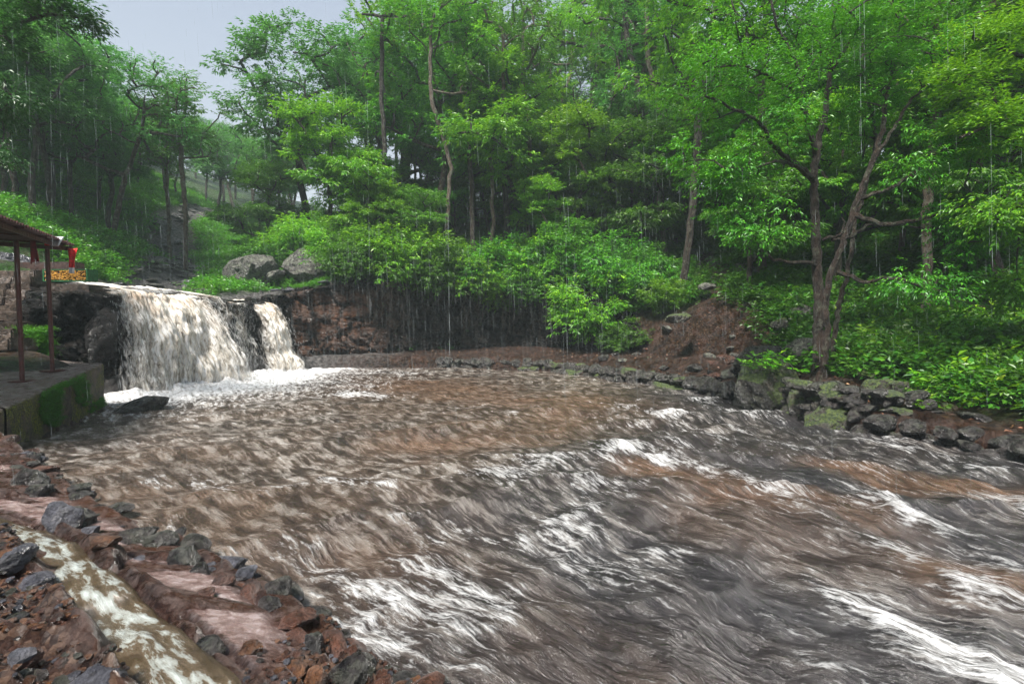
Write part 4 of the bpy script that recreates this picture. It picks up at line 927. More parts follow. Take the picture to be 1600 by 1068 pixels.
def crown_leaves(rs, clumps, csize, ntw, nl, L0, flat=0.55, droop=0.35, centre=None, W=0.34, twl=0.3):
    TP, TD, TT = [], [], []
    C = np.array(clumps); cc = C.mean(0) if centre is None else np.array(centre); zt = C[:, 2].max(); zb_ = C[:, 2].min()
    for c in C:
        k = ntw; s = csize * rs.uniform(0.7, 1.3)
        v = rs.normal(size=(k, 3)); v /= np.linalg.norm(v, axis=1)[:, None]; v *= (rs.rand(k) ** 0.5)[:, None]
        v[:, 2] *= flat; TP.append(c + v * s)
        out = (c - cc); out = out / (np.linalg.norm(out) + 1e-6)
        dd = v * 1.2 + out * 0.6 + rs.normal(size=(k, 3)) * 0.3; dd[:, 2] = dd[:, 2] * 0.45 + 0.05; TD.append(dd)
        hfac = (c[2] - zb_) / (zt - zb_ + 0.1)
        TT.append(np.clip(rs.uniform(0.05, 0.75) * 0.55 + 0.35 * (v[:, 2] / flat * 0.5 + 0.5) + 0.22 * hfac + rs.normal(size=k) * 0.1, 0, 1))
    return leaves(np.vstack(TP), np.vstack(TD), nl, L0, rs, droop=droop, tint=np.concatenate(TT), W=W, twl=twl)
def ell(rs, c, r, n, shell=0.5, zmin=None):
    out = []
    while len(out) < n:
        v = rs.normal(size=3); v /= np.linalg.norm(v); v *= rs.uniform(shell, 1) ; p = np.array(c) + v * np.array(r)
        if zmin is None or p[2] > zmin: out.append(p)
    return out
PROTO = {}
def proto(name, seed, trunk, blobs, r0, barkm, leafm, csize=0.8, ntw=26, nl=8, L0=0.13, flat=0.5, droop=0.35, extra=None, wig=0.09, upbias=1.2, W=0.34, rtip=0.012, sides=6, twl=0.3):
    rs = np.random.RandomState(seed); sk = Skel()
    for t in ([trunk] if not isinstance(trunk[0][0], (list, tuple)) else trunk):
        Lr, _ = resample_3(t, 0.4); sk.chain(Lr + np.c_[rs.normal(size=(len(Lr), 2)) * 0.03, np.zeros(len(Lr))])
    cl = []
    for b in blobs: cl += ell(rs, b[0], b[1], b[2], b[3] if len(b) > 3 else 0.45)
    base = np.array(trunk[0] if not isinstance(trunk[0][0], (list, tuple)) else trunk[0][0])
    for c in sorted(cl, key=lambda c: np.linalg.norm(c - base)): sk.grow(rs, c, wig, upbias)
    V, Fq = sk.mesh(r0, rtip, sides=sides); tm = npmesh(name + '_trunk', V, Fq, MAT[barkm], True)
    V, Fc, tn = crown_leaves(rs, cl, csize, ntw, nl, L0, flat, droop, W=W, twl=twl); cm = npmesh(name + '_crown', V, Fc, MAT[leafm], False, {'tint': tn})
    PROTO[name] = (tm, cm); return PROTO[name]
def resample_3(line, step):
    line = np.asarray(line, float); sg = np.r_[0, np.cumsum(np.sqrt((np.diff(line, axis=0) ** 2).sum(1)))]
    n = max(3, int(sg[-1] / step)); t = np.linspace(0, sg[-1], n); o = np.stack([np.interp(t, sg, line[:, i]) for i in range(3)], 1)
    if n > 6:
        k = np.ones(3) / 3
        for c in range(3): o[1:-1, c] = np.convolve(o[:, c], k, 'valid')
    return o, t
def plant_tree(kind, x, y, s, rz, label, group=None, cat='tree', name='tree', z=None, sz=None, names=('trunk', 'crown')):
    tm, cm = PROTO[kind]; r = empty(name, (x, y, h1(x, y) - 0.1 if z is None else z), rz); r.scale = (s, s, sz or s)
    tag(r, label, cat, group); link(names[0], tm, r); link(names[1], cm, r); return r

# tree kinds, about 12 m tall unless noted
proto('broad', 1, [(0, 0, 0), (0.15, 0, 2.5), (-0.2, 0.2, 5), (0.1, 0, 7.5), (0.2, 0, 9.5)], [((0, 0, 9.3), (3.8, 3.6, 2.6), 60), ((1.5, 0.6, 6.5), (2.8, 2.6, 1.3), 18), ((-1.8, -0.5, 7), (2.4, 2.4, 1.3), 16)], 0.17, 'bark_dark', 'leaf_blue', 0.85, 36, 8, 0.21)
proto('broad_b', 2, [(0, 0, 0), (-0.3, 0.1, 2.2), (0.3, -0.1, 4.4), (0.1, 0.2, 6.5), (-0.4, 0, 9)], [((-0.5, 0, 9.5), (3.2, 3.4, 2.4), 48), ((2.2, 0, 8), (2.2, 2.2, 1.2), 16), ((-2.4, 0.4, 6.5), (2.0, 2.2, 1.2), 16), ((0.8, -1, 5.2), (1.8, 1.8, 0.9), 8)], 0.15, 'bark', 'leaf_mid', 0.8, 34, 8, 0.2)
proto('tall', 3, [(0, 0, 0), (0.1, 0, 4), (-0.1, 0.1, 8), (0.2, 0, 11.5)], [((0, 0, 11.5), (2.6, 2.6, 2.6), 34, 0.3), ((0.8, 0.5, 8.6), (2.0, 2, 1.0), 9), ((-1.0, -0.5, 9.6), (2.0, 2, 1.0), 9)], 0.15, 'bark_pale', 'leaf_mid', 0.75, 24, 8, 0.2)
proto('tall_b', 4, [(0, 0, 0), (0.5, 0, 3.5), (0.7, 0.1, 7), (1.6, 0, 11)], [((1.6, 0, 11.3), (2.8, 2.6, 2.2), 32, 0.3), ((-0.4, 0, 9.5), (2.0, 2, 1.4), 14), ((2.8, 0, 8.8), (1.6, 2, 0.9), 8)], 0.15, 'bark_dark', 'leaf_bright', 0.75, 24, 8, 0.19)
proto('layer', 5, [(0, 0, 0), (0.2, 0.1, 1.8), (-0.1, 0, 3.6), (0.1, 0, 5.6)], [((0, 0, 6.4), (1.9, 1.9, 1.0), 22), ((0.9, -0.8, 4.9), (2.0, 1.8, 0.7), 20), ((-1.2, -0.4, 4.1), (1.9, 1.7, 0.7), 18), ((0.4, -1, 3.1), (2.1, 1.5, 0.7), 16), ((0, 0, 5.5), (2.2, 2.2, 1.2), 14)], 0.12, 'bark_dark', 'leaf_bright', 0.58, 34, 9, 0.165, 0.3, 0.45)
proto('layer_b', 6, [(0, 0, 0), (-0.2, 0.1, 1.6), (0.3, 0, 3.3), (-0.1, 0, 5.0)], [((0, 0, 5.6), (2.1, 1.9, 0.9), 24), ((-1.0, -0.7, 4.2), (1.9, 1.7, 0.7), 20), ((1.3, -0.4, 3.5), (1.8, 1.7, 0.7), 18), ((-0.4, -0.8, 2.4), (2.0, 1.5, 0.7), 18)], 0.11, 'bark_dark', 'leaf_mid', 0.58, 34, 9, 0.16, 0.3, 0.5)
proto('bush', 7, [(0, 0, 0), (0.1, 0, 0.5), (0, 0.1, 1.1)], [((0, 0, 1.5), (1.6, 1.5, 1.1), 46, 0.55), ((0.8, 0, 0.9), (1.2, 1.2, 0.6), 12)], 0.05, 'bark_dark', 'leaf_bright', 0.42, 30, 8, 0.135, 0.6, 0.4)
proto('bush_b', 8, [(0, 0, 0), (0, 0, 0.4), (0.1, 0.1, 0.9)], [((0, 0, 1.2), (1.5, 1.4, 1.0), 42, 0.5), ((-0.9, 0, 0.8), (1.1, 1.2, 0.6), 14)], 0.05, 'bark_dark', 'leaf_mid', 0.42, 30, 8, 0.13, 0.6, 0.45)
proto('sapling', 9, [(0, 0, 0), (0.1, 0, 1.2), (-0.05, 0, 2.4), (0.1, 0, 3.6)], [((0, 0, 3.6), (1.1, 1.1, 0.9), 16, 0.3), ((0.5, 0, 2.6), (0.9, 0.9, 0.6), 10, 0.3), ((-0.5, 0, 1.9), (0.9, 0.9, 0.6), 9, 0.3)], 0.035, 'bark', 'leaf_bright', 0.45, 24, 8, 0.11, 0.5, 0.5)
proto('crooked', 10, [(0, 0, 0), (0.5, 0, 2.4), (1.0, 0.1, 4.6), (1.9, 0, 6.6), (2.2, 0, 9.0)], [((2.3, 0, 9.4), (2.6, 2.4, 1.7), 34), ((-0.6, 0, 7.6), (2.2, 2.2, 1.3), 22), ((3.6, 0, 7.0), (1.8, 1.8, 1.0), 12), ((-1.8, 0, 6.0), (1.5, 1.6, 0.8), 8)], 0.15, 'bark', 'leaf_blue', 0.8, 26, 8, 0.15, wig=0.16)
proto('slim', 21, [(0, 0, 0), (0.3, 0, 3.5), (0.1, 0.2, 7), (0.9, 0, 11), (1.1, 0.1, 14)], [((1.1, 0, 14.2), (2.4, 2.2, 1.8), 13, 0.3), ((-0.8, 0, 11.6), (1.4, 1.4, 0.8), 4, 0.3)], 0.13, 'bark_dark', 'leaf_bright', 0.7, 22, 8, 0.19, wig=0.13)
proto('slim_b', 22, [(0, 0, 0), (-0.5, 0, 3), (-0.2, 0.1, 6.5), (-1.3, 0, 10), (-1.2, 0, 13.5)], [((-1.2, 0, 13.8), (2.2, 2.4, 1.6), 12, 0.3), ((0.9, 0, 10.6), (1.5, 1.3, 0.7), 4, 0.3)], 0.11, 'bark_pale', 'leaf_mid', 0.7, 22, 8, 0.19, wig=0.13)
print('protos', time.time() - T0)

# ---- individually placed trees:  kind, px, Y, height factor, rz, label
def tree_px(kind, px, Yd, s, rz, label, **kw):
    x = (px - 800) / F_PX * Yd; return plant_tree(kind, x, Yd, s, rz, label, **kw)
tree_px('crooked', 178, 31, 0.98, 0.1, 'leaning reddish brown tree rooted on the bright green slope')
tree_px('tall', 292, 34, 0.98, 0.6, 'dark straight trunked tree standing at the edge of the rocky gully')
tree_px('tall', 268, 37, 0.85, 2.0, 'thin straight tree just left of the dark straight trunk by the gully')
tree_px('broad', 478, 38, 1.42, 1.0, 'tall spreading tree rising against the grey sky above the lichen boulders')
tree_px('layer', 520, 33, 1.5, 2.0, 'dense dark green tree in tiers behind the lichen boulders')
tree_px('layer_b', 425, 36, 1.2, 4.0, 'small dark tree behind the big rounded lichen boulder')
tree_px('broad_b', 690, 35, 1.42, 0.0, 'tall dark trunked tree with bright crown above the middle of the cliff')
tree_px('broad', 640, 44, 1.5, 2.2, 'very tall tree reaching out of the top of the picture left of centre')
tree_px('layer', 790, 34, 1.75, 0.8, 'bright tiered tree with twin curving stems right of the tall dark trunk')
tree_px('layer', 905, 31.6, 1.3, 2.6, 'brightest yellow green tree leaning over the cliff at the centre right')
tree_px('layer_b', 985, 31, 1.35, 1.3, 'green tree right of the brightest tree, above the bare slope')
tree_px('tall_b', 905, 40, 1.55, 0.2, 'dark leaning tree whose limb crosses the top of the picture')
tree_px('tall', 1187, 24.2, 1.25, 0.0, 'straight dark trunk on the hill beside the flat grey rock')
tree_px('tall_b', 1010, 36, 1.35, 1.5, 'slender tree behind the tiered trees at the top right of centre')
tree_px('tall', 1447, 17.5, 0.98, 3.0, 'dark trunk among the bushes behind the half hidden brown boulder')
tree_px('broad_b', 1330, 26, 1.15, 3.3, 'dense tree filling the hill behind the slender river tree')
tree_px('broad', 1560, 22, 1.1, 0.4, 'broad dark tree at the upper right of the hill')
tree_px('layer', 1120, 31, 1.5, 0.2, 'green tree at the upper end of the footpath')
tree_px('layer_b', 1560, 18, 1.45, 5.2, 'leafy tree with hanging sprays at the right edge of the picture')
tree_px('crooked', 1080, 33, 1.3, 3.4, 'tree with inclined trunk left of the straight dark trunk')
for px, Yd, kd, s, rz in [(712, 31.9, 'slim_b', 1.15, 0.3), (741, 32.6, 'slim', 1.2, 2.0), (762, 32.2, 'slim_b', 1.15, 4.0), (598, 33, 'slim', 1.1, 5.0), (828, 33.5, 'slim_b', 1.25, 5.0), (1003, 32, 'slim', 1.3, 3.1), (1040, 31, 'slim_b', 1.25, 0.4), (945, 33.2, 'slim', 1.3, 0.1), (975, 34, 'slim_b', 1.3, 2.6), (1075, 31.5, 'slim', 1.25, 1.0), (1145, 28, 'slim_b', 1.15, 3.0), (1240, 27, 'slim', 1.15, 0.5), (1400, 23, 'slim_b', 1.0, 1.5), (1480, 21, 'slim', 1.0, 2.0)]:
    tree_px(kd, px, Yd, s, rz, 'slim high crowned tree with bare trunk rising behind the cliff top bushes', group='slim bare trunked trees near the cliff edge')
# bushes along the cliff edge, their sprays hanging over it
BU = [(565, 29.6, 1.15, 'bush_b'), (610, 29.9, 1.35, 'bush'), (655, 30.2, 1.3, 'bush'), (700, 30.8, 1.3, 'bush_b'), (745, 31.0, 1.25, 'bush'), (800, 31, 1.3, 'bush_b'), (845, 31.0, 1.3, 'bush'), (885, 30.6, 1.2, 'bush'),
      (500, 33.5, 1.3, 'bush'), (465, 33.8, 1.1, 'bush'), (425, 34.0, 1.0, 'bush_b'), (540, 31.5, 1.1, 'bush')]
BU += [(900, 29.6, 1.2, 'bush_b'), (930, 27.6, 1.3, 'bush'), (965, 27.9, 1.3, 'bush_b'), (1000, 26.8, 1.0, 'bush_b'), (985, 25.0, 0.6, 'bush_b'), (1035, 24.5, 0.55, 'bush'), (1020, 28, 0.9, 'bush_b'), (630, 30.0, 1.0, 'bush'), (680, 30.3, 0.9, 'bush_b'), (790, 30.2, 0.9, 'bush'), (820, 30.4, 1.0, 'bush_b')]
for px, Yd, s, kd in BU:
    tree_px(kd, px, Yd + (0.75 if px > 550 else 0.3), s * 1.25, px * 0.37, 'bright leafy bush leaning over the top edge of the dark cliff' if px > 550 else 'leafy bush crowding behind the lichen boulders', group='bushes along the cliff top' if px > 550 else 'bushes behind the lichen boulders', cat='bush', name='bush', names=('stem', 'foliage'), z=(3.5 + 0.6 * math.sin(px) if 600 < px < 895 else None))
# drooping small trees on the rim
for i, (px, Yd, s) in enumerate([(585, 30.6, 0.8), (650, 30.9, 0.8), (850, 30.8, 0.85)]):
    tree_px('layer_b' if i % 2 else 'layer', px, Yd + 0.7, s * 1.05, i * 1.3, 'small tiered tree on the rim of the dark cliff', group='small trees on the cliff rim')

# ---- skyline-limited scatter over the hills
SKY = [(-400, -400), (60, -100), (100, 78), (150, 108), (200, 150), (250, 180), (290, 175), (330, 165), (370, 185), (410, 205), (540, 200), (565, 160), (600, 60), (640, -100), (2000, -400)]
sx_ = [a for a, b in SKY]; sy_ = [b for a, b in SKY]
rg = random.Random(77); placed = [(-15, 38)]
HG = {'broad': 12.1, 'broad_b': 12.0, 'tall': 14.2, 'tall_b': 13.6, 'crooked': 11.2, 'layer': 7.4, 'layer_b': 6.6, 'slim': 16.2, 'slim_b': 15.6}
zones = [ # px range, Y range, count, kinds, min dist, label, group
 ((-120, 330), (36, 62), 34, ['broad', 'broad_b', 'crooked', 'broad'], 4.2, 'bluish green tree in the misty forest on the left hillside', 'trees on the left hillside'),
 ((-60, 130), (26, 36), 9, ['broad_b', 'layer', 'broad'], 3.2, 'leafy tree standing over the shelter on the left slope', 'trees above the shelter'),
 ((180, 470), (52, 105), 38, ['broad', 'tall', 'broad_b', 'crooked'], 4.8, 'pale hazy tree far up the misty valley', 'trees far up the valley'),
 ((-100, 250), (62, 100), 22, ['broad', 'broad_b'], 6, 'faint tree on the upper left ridge', 'trees on the upper left ridge'),
 ((560, 1060), (38, 60), 40, ['slim', 'tall_b', 'slim_b', 'crooked', 'tall_b'], 2.4, 'slender tree with pale trunk on the crest behind the cliff', 'slender trees on the crest'),
 ((555, 1060), (37, 43), 20, ['layer_b', 'layer', 'layer_b'], 1.9, 'low leafy tree filling the crest between the slim trunks', 'low leafy trees on the crest'),
 ((590, 1060), (38, 48), 11, ['tall_b', 'slim', 'broad_b', 'tall'], 2.6, 'very tall tree closing the canopy above the middle of the picture', 'tall canopy trees above the cliff'),
 ((1000, 1750), (32, 58), 44, ['broad_b', 'tall', 'tall_b', 'broad', 'layer'], 3.4, 'green forest tree on the right hillside', 'forest trees on the right hillside'),
 ((1060, 1750), (20, 32), 20, ['layer', 'layer_b', 'broad_b', 'tall_b'], 3.2, 'leafy tree on the lower right hillside', 'trees on the lower right hillside'),
]
for (pa, pb), (ya, yb), cnt, kinds, md, lb, gp in zones:
    c = 0; tries = 0
    while c < cnt and tries < 900:
        tries += 1
        Yd = ya + (yb - ya) * rg.random(); px = rg.uniform(pa, pb); x = (px - 800) / F_PX * Yd
        if any((x - a) ** 2 + (Yd - b) ** 2 < md * md for a, b in placed): continue
        if dline(np.array([[x, Yd]]), STREAM)[0] < 3.2 or dline(np.array([[x, Yd]]), PATH)[0] < 1.4: continue
        kd = rg.choice(kinds); s = rg.uniform(0.8, 1.25) * (1.35 if 'canopy' in gp else 1); z = h1(x, Yd)
        topz = z + HG[kd] * s; lim = np.interp(px, sx_, sy_)
        u = pix(x, Yd, topz)[1]
        if u < lim:
            zz = at(px, lim, Yd).z; s2 = (zz - z) / HG[kd]
            if s2 < 0.42: continue
            s = s2 * rg.uniform(0.85, 1.0)
        plant_tree(kd, x, Yd, s, rg.uniform(0, 6.3), lb, gp); placed.append((x, Yd)); c += 1
print('trees', len(placed), time.time() - T0)

# ---- the slender river tree (hero, right) built limb by limb
rs = np.random.RandomState(42); Yt = 14.0; b0 = at(1282, 592, Yt)
def pl(lst, Yo=0.0): return [np.array(at(px, py, Yt + Yo + dy)) for px, py, dy in lst]
rt = empty('river_tree', b0); tag(rt, 'slender forked tree with mottled bark standing at the river edge on the right', 'tree')
limbs = [ # (r0, r1, pts)
 (0.19, 0.11, [(1278, 600, 0), (1279, 540, 0), (1280, 470, 0), (1276, 400, 0), (1273, 330, .1), (1272, 260, .1), (1276, 235, .1)]),
 (0.10, 0.03, [(1276, 235, .1), (1290, 170, .1), (1296, 110, .3), (1305, 50, .4), (1300, -20, .5)]),
 (0.08, 0.03, [(1276, 245, .1), (1262, 200, -.2), (1255, 150, -.4), (1245, 100, -.6), (1212, 40, -.9), (1200, -20, -1)]),
 (0.06, 0.02, [(1258, 180, -.3), (1240, 140, -.4), (1200, 120, -.8), (1160, 100, -1), (1120, 105, -1.2)]),
 (0.09, 0.03, [(1272, 285, .1), (1258, 268, -.1), (1235, 250, -.5), (1205, 225, -.8), (1190, 190, -1), (1150, 172, -1.2), (1100, 150, -1.4)]),
 (0.07, 0.02, [(1273, 282, .1), (1240, 258, -.6), (1215, 250, -1), (1180, 262, -1.2), (1130, 262, -1.6)]),
 (0.07, 0.025, [(1278, 415, 0), (1262, 408, -.2), (1235, 411, -.4), (1205, 405, -.5), (1190, 392, -.6), (1180, 372, -.7)]),
 (0.11, 0.08, [(1282, 594, 0), (1292, 540, -.1), (1290, 470, -.2), (1300, 420, -.3), (1322, 370, -.4), (1332, 330, -.4), (1348, 290, -.4), (1362, 255, -.3)]),
 (0.09, 0.03, [(1362, 255, -.3), (1378, 210, -.2), (1385, 150, 0), (1400, 90, .1), (1408, 20, .2)]),
 (0.06, 0.02, [(1365, 250, -.3), (1390, 215, -.5), (1420, 160, -.6), (1470, 110, -.8), (1520, 70, -1)]),
 (0.09, 0.03, [(1332, 335, -.4), (1362, 345, -.6), (1395, 352, -.8), (1450, 340, -1.0), (1500, 325, -1.2), (1545, 300, -1.5)]),
 (0.07, 0.02, [(1345, 310, -.4), (1390, 295, -.7), (1430, 270, -.9), (1470, 240, -1.1), (1510, 225, -1.2)]),
 (0.07, 0.025, [(1310, 425, -.3), (1340, 435, -.8), (1352, 446, -1.0), (1380, 430, -1.2), (1420, 440, -1.4), (1470, 455, -1.6)]),
 (0.06, 0.02, [(1300, 375, 0), (1330, 370, .2), (1360, 350, .3), (1410, 350, .5), (1460, 362, .6)]),
 (0.06, 0.02, [(1285, 375, 0), (1300, 372, -.2), (1325, 352, -.3), (1315, 340, -.3)]),
 (0.085, 0.04, [(1288, 596, .2), (1300, 560, .3), (1308, 490, .4), (1320, 440, .4), (1328, 400, .5), (1335, 350, .6), (1350, 300, .8), (1370, 220, 1.0), (1350, 120, 1.2), (1345, 20, 1.4)]),
 (0.06, 0.02, [(1300, 110, .3), (1330, 60, .4), (1370, 20, .5), (1400, -20, .6)]),
]
parts = []; allp = []; tipP = []
for r0_, r1_, pts in limbs:
    P = np.array(pl(pts)); Lr, _ = resample_3(P, 0.13); Lr[1:-1] += rs.normal(size=(len(Lr) - 2, 3)) * 0.018
    rr = np.linspace(r0_, r1_, len(Lr)) * 0.84
    if r0_ > 0.14: rr[:6] += np.linspace(0.08, 0, 6)
    Vl, Fl = tube(Lr - np.array(b0), rr, 10); Vl = Vl + 0.012 * fbm(Vl * 5, 3, 77)[:, None]
    link('limb' if allp else 'trunk', npmesh('limb', Vl, Fl, MAT['bark_dark'], True), rt); allp.append(Lr); tipP.append(Lr[len(Lr) // 2:])
# twigs and foliage of the hero tree
sk = Skel(); 
for a in allp: sk.P += list(a); sk.par += [-1] * len(a)
nbase = len(sk.P)
cl = []
def hero_blob(px, py, Yo, rx, ry, rz_, n): 
    c = np.array(at(px, py, Yt + Yo)); cl.extend(ell(rs, c, (rx, ry, rz_), n, 0.2))
hero_blob(1150, 120, -0.5, 1.9, 1.5, 1.7, 34); hero_blob(1290, 60, 0, 2.0, 1.6, 1.4, 30); hero_blob(1420, 90, -0.3, 2.0, 1.6, 1.7, 34)
hero_blob(1130, 260, -0.8, 1.6, 1.3, 0.9, 20); hero_blob(1480, 230, -1, 1.6, 1.3, 1.2, 24); hero_blob(1520, 340, -1.2, 1.3, 1.2, 0.9, 16)
hero_blob(1230, 180, -1.0, 1.2, 0.8, 1.0, 12); hero_blob(1350, 180, 0.8, 1.3, 1.0, 1.0, 14); hero_blob(1180, 350, -1.0, 1.2, 1.0, 0.7, 12); hero_blob(1450, 440, -1.4, 1.0, 0.8, 0.6, 10)
hero_blob(1160, -40, 0, 2.5, 1.6, 1.4, 20); hero_blob(1400, -50, 0, 2.5, 1.6, 1.4, 20)
for c in cl: sk.grow(rs, c, 0.16, 0.6)
tp = []
P_ = np.array(sk.P)
for ids in sk.chains:
    L_ = len(ids); tp.append(tube(P_[ids] - np.array(b0), np.linspace(0.026, 0.007, L_), 5))
V, Fq = joinq(tp); link('branches', npmesh('branches', V, Fq, MAT['bark_dark'], True), rt)['kind'] = 'stuff'
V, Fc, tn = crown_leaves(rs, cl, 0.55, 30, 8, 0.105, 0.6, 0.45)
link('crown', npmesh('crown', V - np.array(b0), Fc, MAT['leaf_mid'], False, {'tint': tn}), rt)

# ---- branches reaching into the picture from trees standing just outside it
def offtree(name, label, base, limbs, blobs, leafm, L0, seed, csize=0.5, ntw=26):
    rs = np.random.RandomState(seed); b0 = np.array(base, float); rt = empty(name, base); tag(rt, label, 'tree'); sk = Skel(); parts = []
    for r0_, r1_, P in limbs:
        Lr, _ = resample_3(np.array([np.array(p) for p in P]), 0.2); parts.append(tube(Lr - b0, np.linspace(r0_, r1_, len(Lr)), 9)); sk.P += list(Lr); sk.par += [-1] * len(Lr)
    cl = []
    for c, r_, n in blobs: cl += ell(rs, np.array(c), r_, n, 0.1)
    for c in cl: sk.grow(rs, c, 0.12, 0.4)
    P_ = np.array(sk.P)
    for ids in sk.chains: parts.append(tube(P_[ids] - b0, np.linspace(0.03, 0.007, len(ids)), 5))
    V, Fq = joinq(parts); link('trunk', npmesh('trunk', V, Fq, MAT['bark_dark'], True), rt)
    V, Fc, tn = crown_leaves(rs, cl, csize, ntw, 8, L0, 0.5, 0.35); link('crown', npmesh('crown', V - b0, Fc, MAT[leafm], False, {'tint': tn}), rt)
    return rt
zl = h1(-20, 14)
offtree('overhanging_tree', 'dark tree whose leafy branches reach in at the top left corner', (-17.5, 14.0, 1.2),
        [(0.3, 0.15, [(-17.5, 14, 1.0), (-17.2, 14.2, 5), (-16.5, 14.3, 9), (-16, 14, 13)]), (0.1, 0.03, [(-16.6, 14.2, 8.6), at(20, 40, 14.3), at(80, 20, 14.5), at(135, 30, 14.8)]), (0.1, 0.03, [(-16.9, 14.2, 7), at(-20, 120, 14), at(20, 150, 14.2)])],
        [(at(70, 10, 14.5), (1.3, 1.0, 0.5), 16), (at(120, 35, 14.8), (0.5, 0.5, 0.35), 6), (at(20, 60, 14.3), (0.9, 1, 0.7), 10), (at(5, 160, 14), (0.6, 0.8, 0.8), 9), (at(-60, 60, 14), (1.5, 1.5, 2.2), 24), (at(0, 240, 13.8), (0.35, 0.5, 0.5), 5)], 'leaf_dark', 0.13, 12)
offtree('overhanging_tree', 'leafy tree reaching in from the right with glossy hanging sprays', (17.5, 13.0, h1(17.5, 13) - 0.1),
        [(0.25, 0.12, [(17.5, 13, h1(17.5, 13) - 0.2), (17.0, 13, 6), (16.5, 12.5, 9), (16, 12, 13)]), (0.09, 0.03, [(17.0, 12.8, 6), at(1640, 200, 12.0), at(1560, 190, 11.6), at(1500, 215, 11.4)]), (0.08, 0.03, [(17.2, 12.9, 4.5), at(1620, 300, 12.0), at(1560, 340, 11.6)]), (0.08, 0.03, [(16.7, 12.6, 8), at(1600, 90, 12.2), at(1520, 60, 12.0)])],
        [(at(1555, 190, 11.7), (0.9, 0.7, 0.8), 20), (at(1570, 330, 11.7), (0.8, 0.6, 0.9), 18), (at(1560, 60, 12.2), (1.3, 0.8, 1.0), 24), (at(1590, 440, 12.2), (0.7, 0.6, 0.7), 12), (at(1500, 130, 12), (0.6, 0.6, 0.6), 8)], 'leaf_bright', 0.12, 13)
print('hero', time.time() - T0)

# ------------------------------------------------------------ low plants
def plantlet(name, seed, n, hgt, spread, L0, leafm, W=0.5, nl=6):
    rs = np.random.RandomState(seed); TP = np.c_[rs.normal(size=(n, 2)) * spread, rs.uniform(0.15, 1, n) * hgt]
    TP[:, 2] *= np.exp(-(TP[:, 0] ** 2 + TP[:, 1] ** 2) / (2 * (spread * 1.6) ** 2))
    TD = np.c_[TP[:, :2] * 1.5 + rs.normal(size=(n, 2)) * 0.3, rs.uniform(0.0, 0.5, n)]
    V, Fc, tn = leaves(TP, TD, nl, L0, rs, 1.0, 0.3, np.clip(TP[:, 2] / hgt * 0.6 + rs.rand(n) * 0.4, 0, 1), W=W, twl=L0 * 1.6)
    b = len(V) + np.arange(n) * 3; Vs = np.stack([np.c_[TP[:, :2] * 0.1 + 0.004, np.zeros(n)], np.c_[TP[:, :2] * 0.1 - 0.004, np.zeros(n)], TP], 1).reshape(-1, 3)
    return npmesh(name, np.r_[V, Vs], np.r_[Fc, np.c_[b, b + 1, b + 2]], MAT[leafm], False, {'tint': np.r_[tn, np.full(3 * n, 0.1)]})
SRC = bpy.data.collections.new('plant_sources')
def src(me):
    o = bpy.data.objects.new(me.name, me); SRC.objects.link(o); return o
def scatter_stuff(name, label, pts, rot, scl, sources):
    """one object: points carrying copies of little plants by geometry nodes"""
    col = bpy.data.collections.new(name + '_kinds')
    for s in sources: col.objects.link(bpy.data.objects.new(s.name, s))
    me = bpy.data.meshes.new(name); me.vertices.add(len(pts)); me.vertices.foreach_set('co', np.asarray(pts, np.float32).ravel())
    a = me.attributes.new('rotz', 'FLOAT', 'POINT'); a.data.foreach_set('value', np.asarray(rot, np.float32))
    a = me.attributes.new('siz', 'FLOAT', 'POINT'); a.data.foreach_set('value', np.asarray(scl, np.float32))
    o = link(name, me); md = o.modifiers.new('scatter', 'NODES')
    ng = bpy.data.node_groups.new(name, 'GeometryNodeTree')
    ng.interface.new_socket('Geometry', in_out='INPUT', socket_type='NodeSocketGeometry'); ng.interface.new_socket('Geometry', in_out='OUTPUT', socket_type='NodeSocketGeometry')
    N_ = ng.nodes.new; gi, go = N_('NodeGroupInput'), N_('NodeGroupOutput')
    ip = N_('GeometryNodeInstanceOnPoints'); ci = N_('GeometryNodeCollectionInfo'); ci.inputs['Collection'].default_value = col
    ci.inputs['Separate Children'].default_value = True; ci.inputs['Reset Children'].default_value = True; ip.inputs['Pick Instance'].default_value = True
    r_ = N_('GeometryNodeInputNamedAttribute'); r_.data_type = 'FLOAT'; r_.inputs['Name'].default_value = 'rotz'
    s_ = N_('GeometryNodeInputNamedAttribute'); s_.data_type = 'FLOAT'; s_.inputs['Name'].default_value = 'siz'
    cb = N_('ShaderNodeCombineXYZ'); lk = ng.links.new
    lk(r_.outputs[0], cb.inputs[2]); e2r = N_('FunctionNodeEulerToRotation'); lk(cb.outputs[0], e2r.inputs[0])
    lk(gi.outputs[0], ip.inputs['Points']); lk(ci.outputs[0], ip.inputs['Instance']); lk(e2r.outputs[0], ip.inputs['Rotation']); lk(s_.outputs[0], ip.inputs['Scale'])
    lk(ip.outputs[0], go.inputs[0]); md.node_group = ng
    return tag(o, label, 'plants', kind='stuff')
rs = np.random.RandomState(8)
def pick(n, x0, x1, y0, y1, dens):
    P = np.c_[rs.uniform(x0, x1, n), rs.uniform(y0, y1, n)]; k = rs.rand(n) < dens(P); P = P[k]; z = H(P); return np.c_[P, z - 0.02]
slv = lambda P: np.minimum(sdpoly(P, POOL), sdpoly(P, LEDGE))
MAT['cover_dim'] = leaf_mat('cover_dim', (0.01, 0.045, 0.004), (0.035, 0.13, 0.01), (0.11, 0.26, 0.015))
cov = [plantlet('herb', 400 + i, 16, 0.32, 0.22, 0.10, 'cover') for i in range(4)]
covb = [plantlet('weed', 420 + i, 18, 0.5, 0.26, 0.13, 'cover_dim') for i in range(4)]
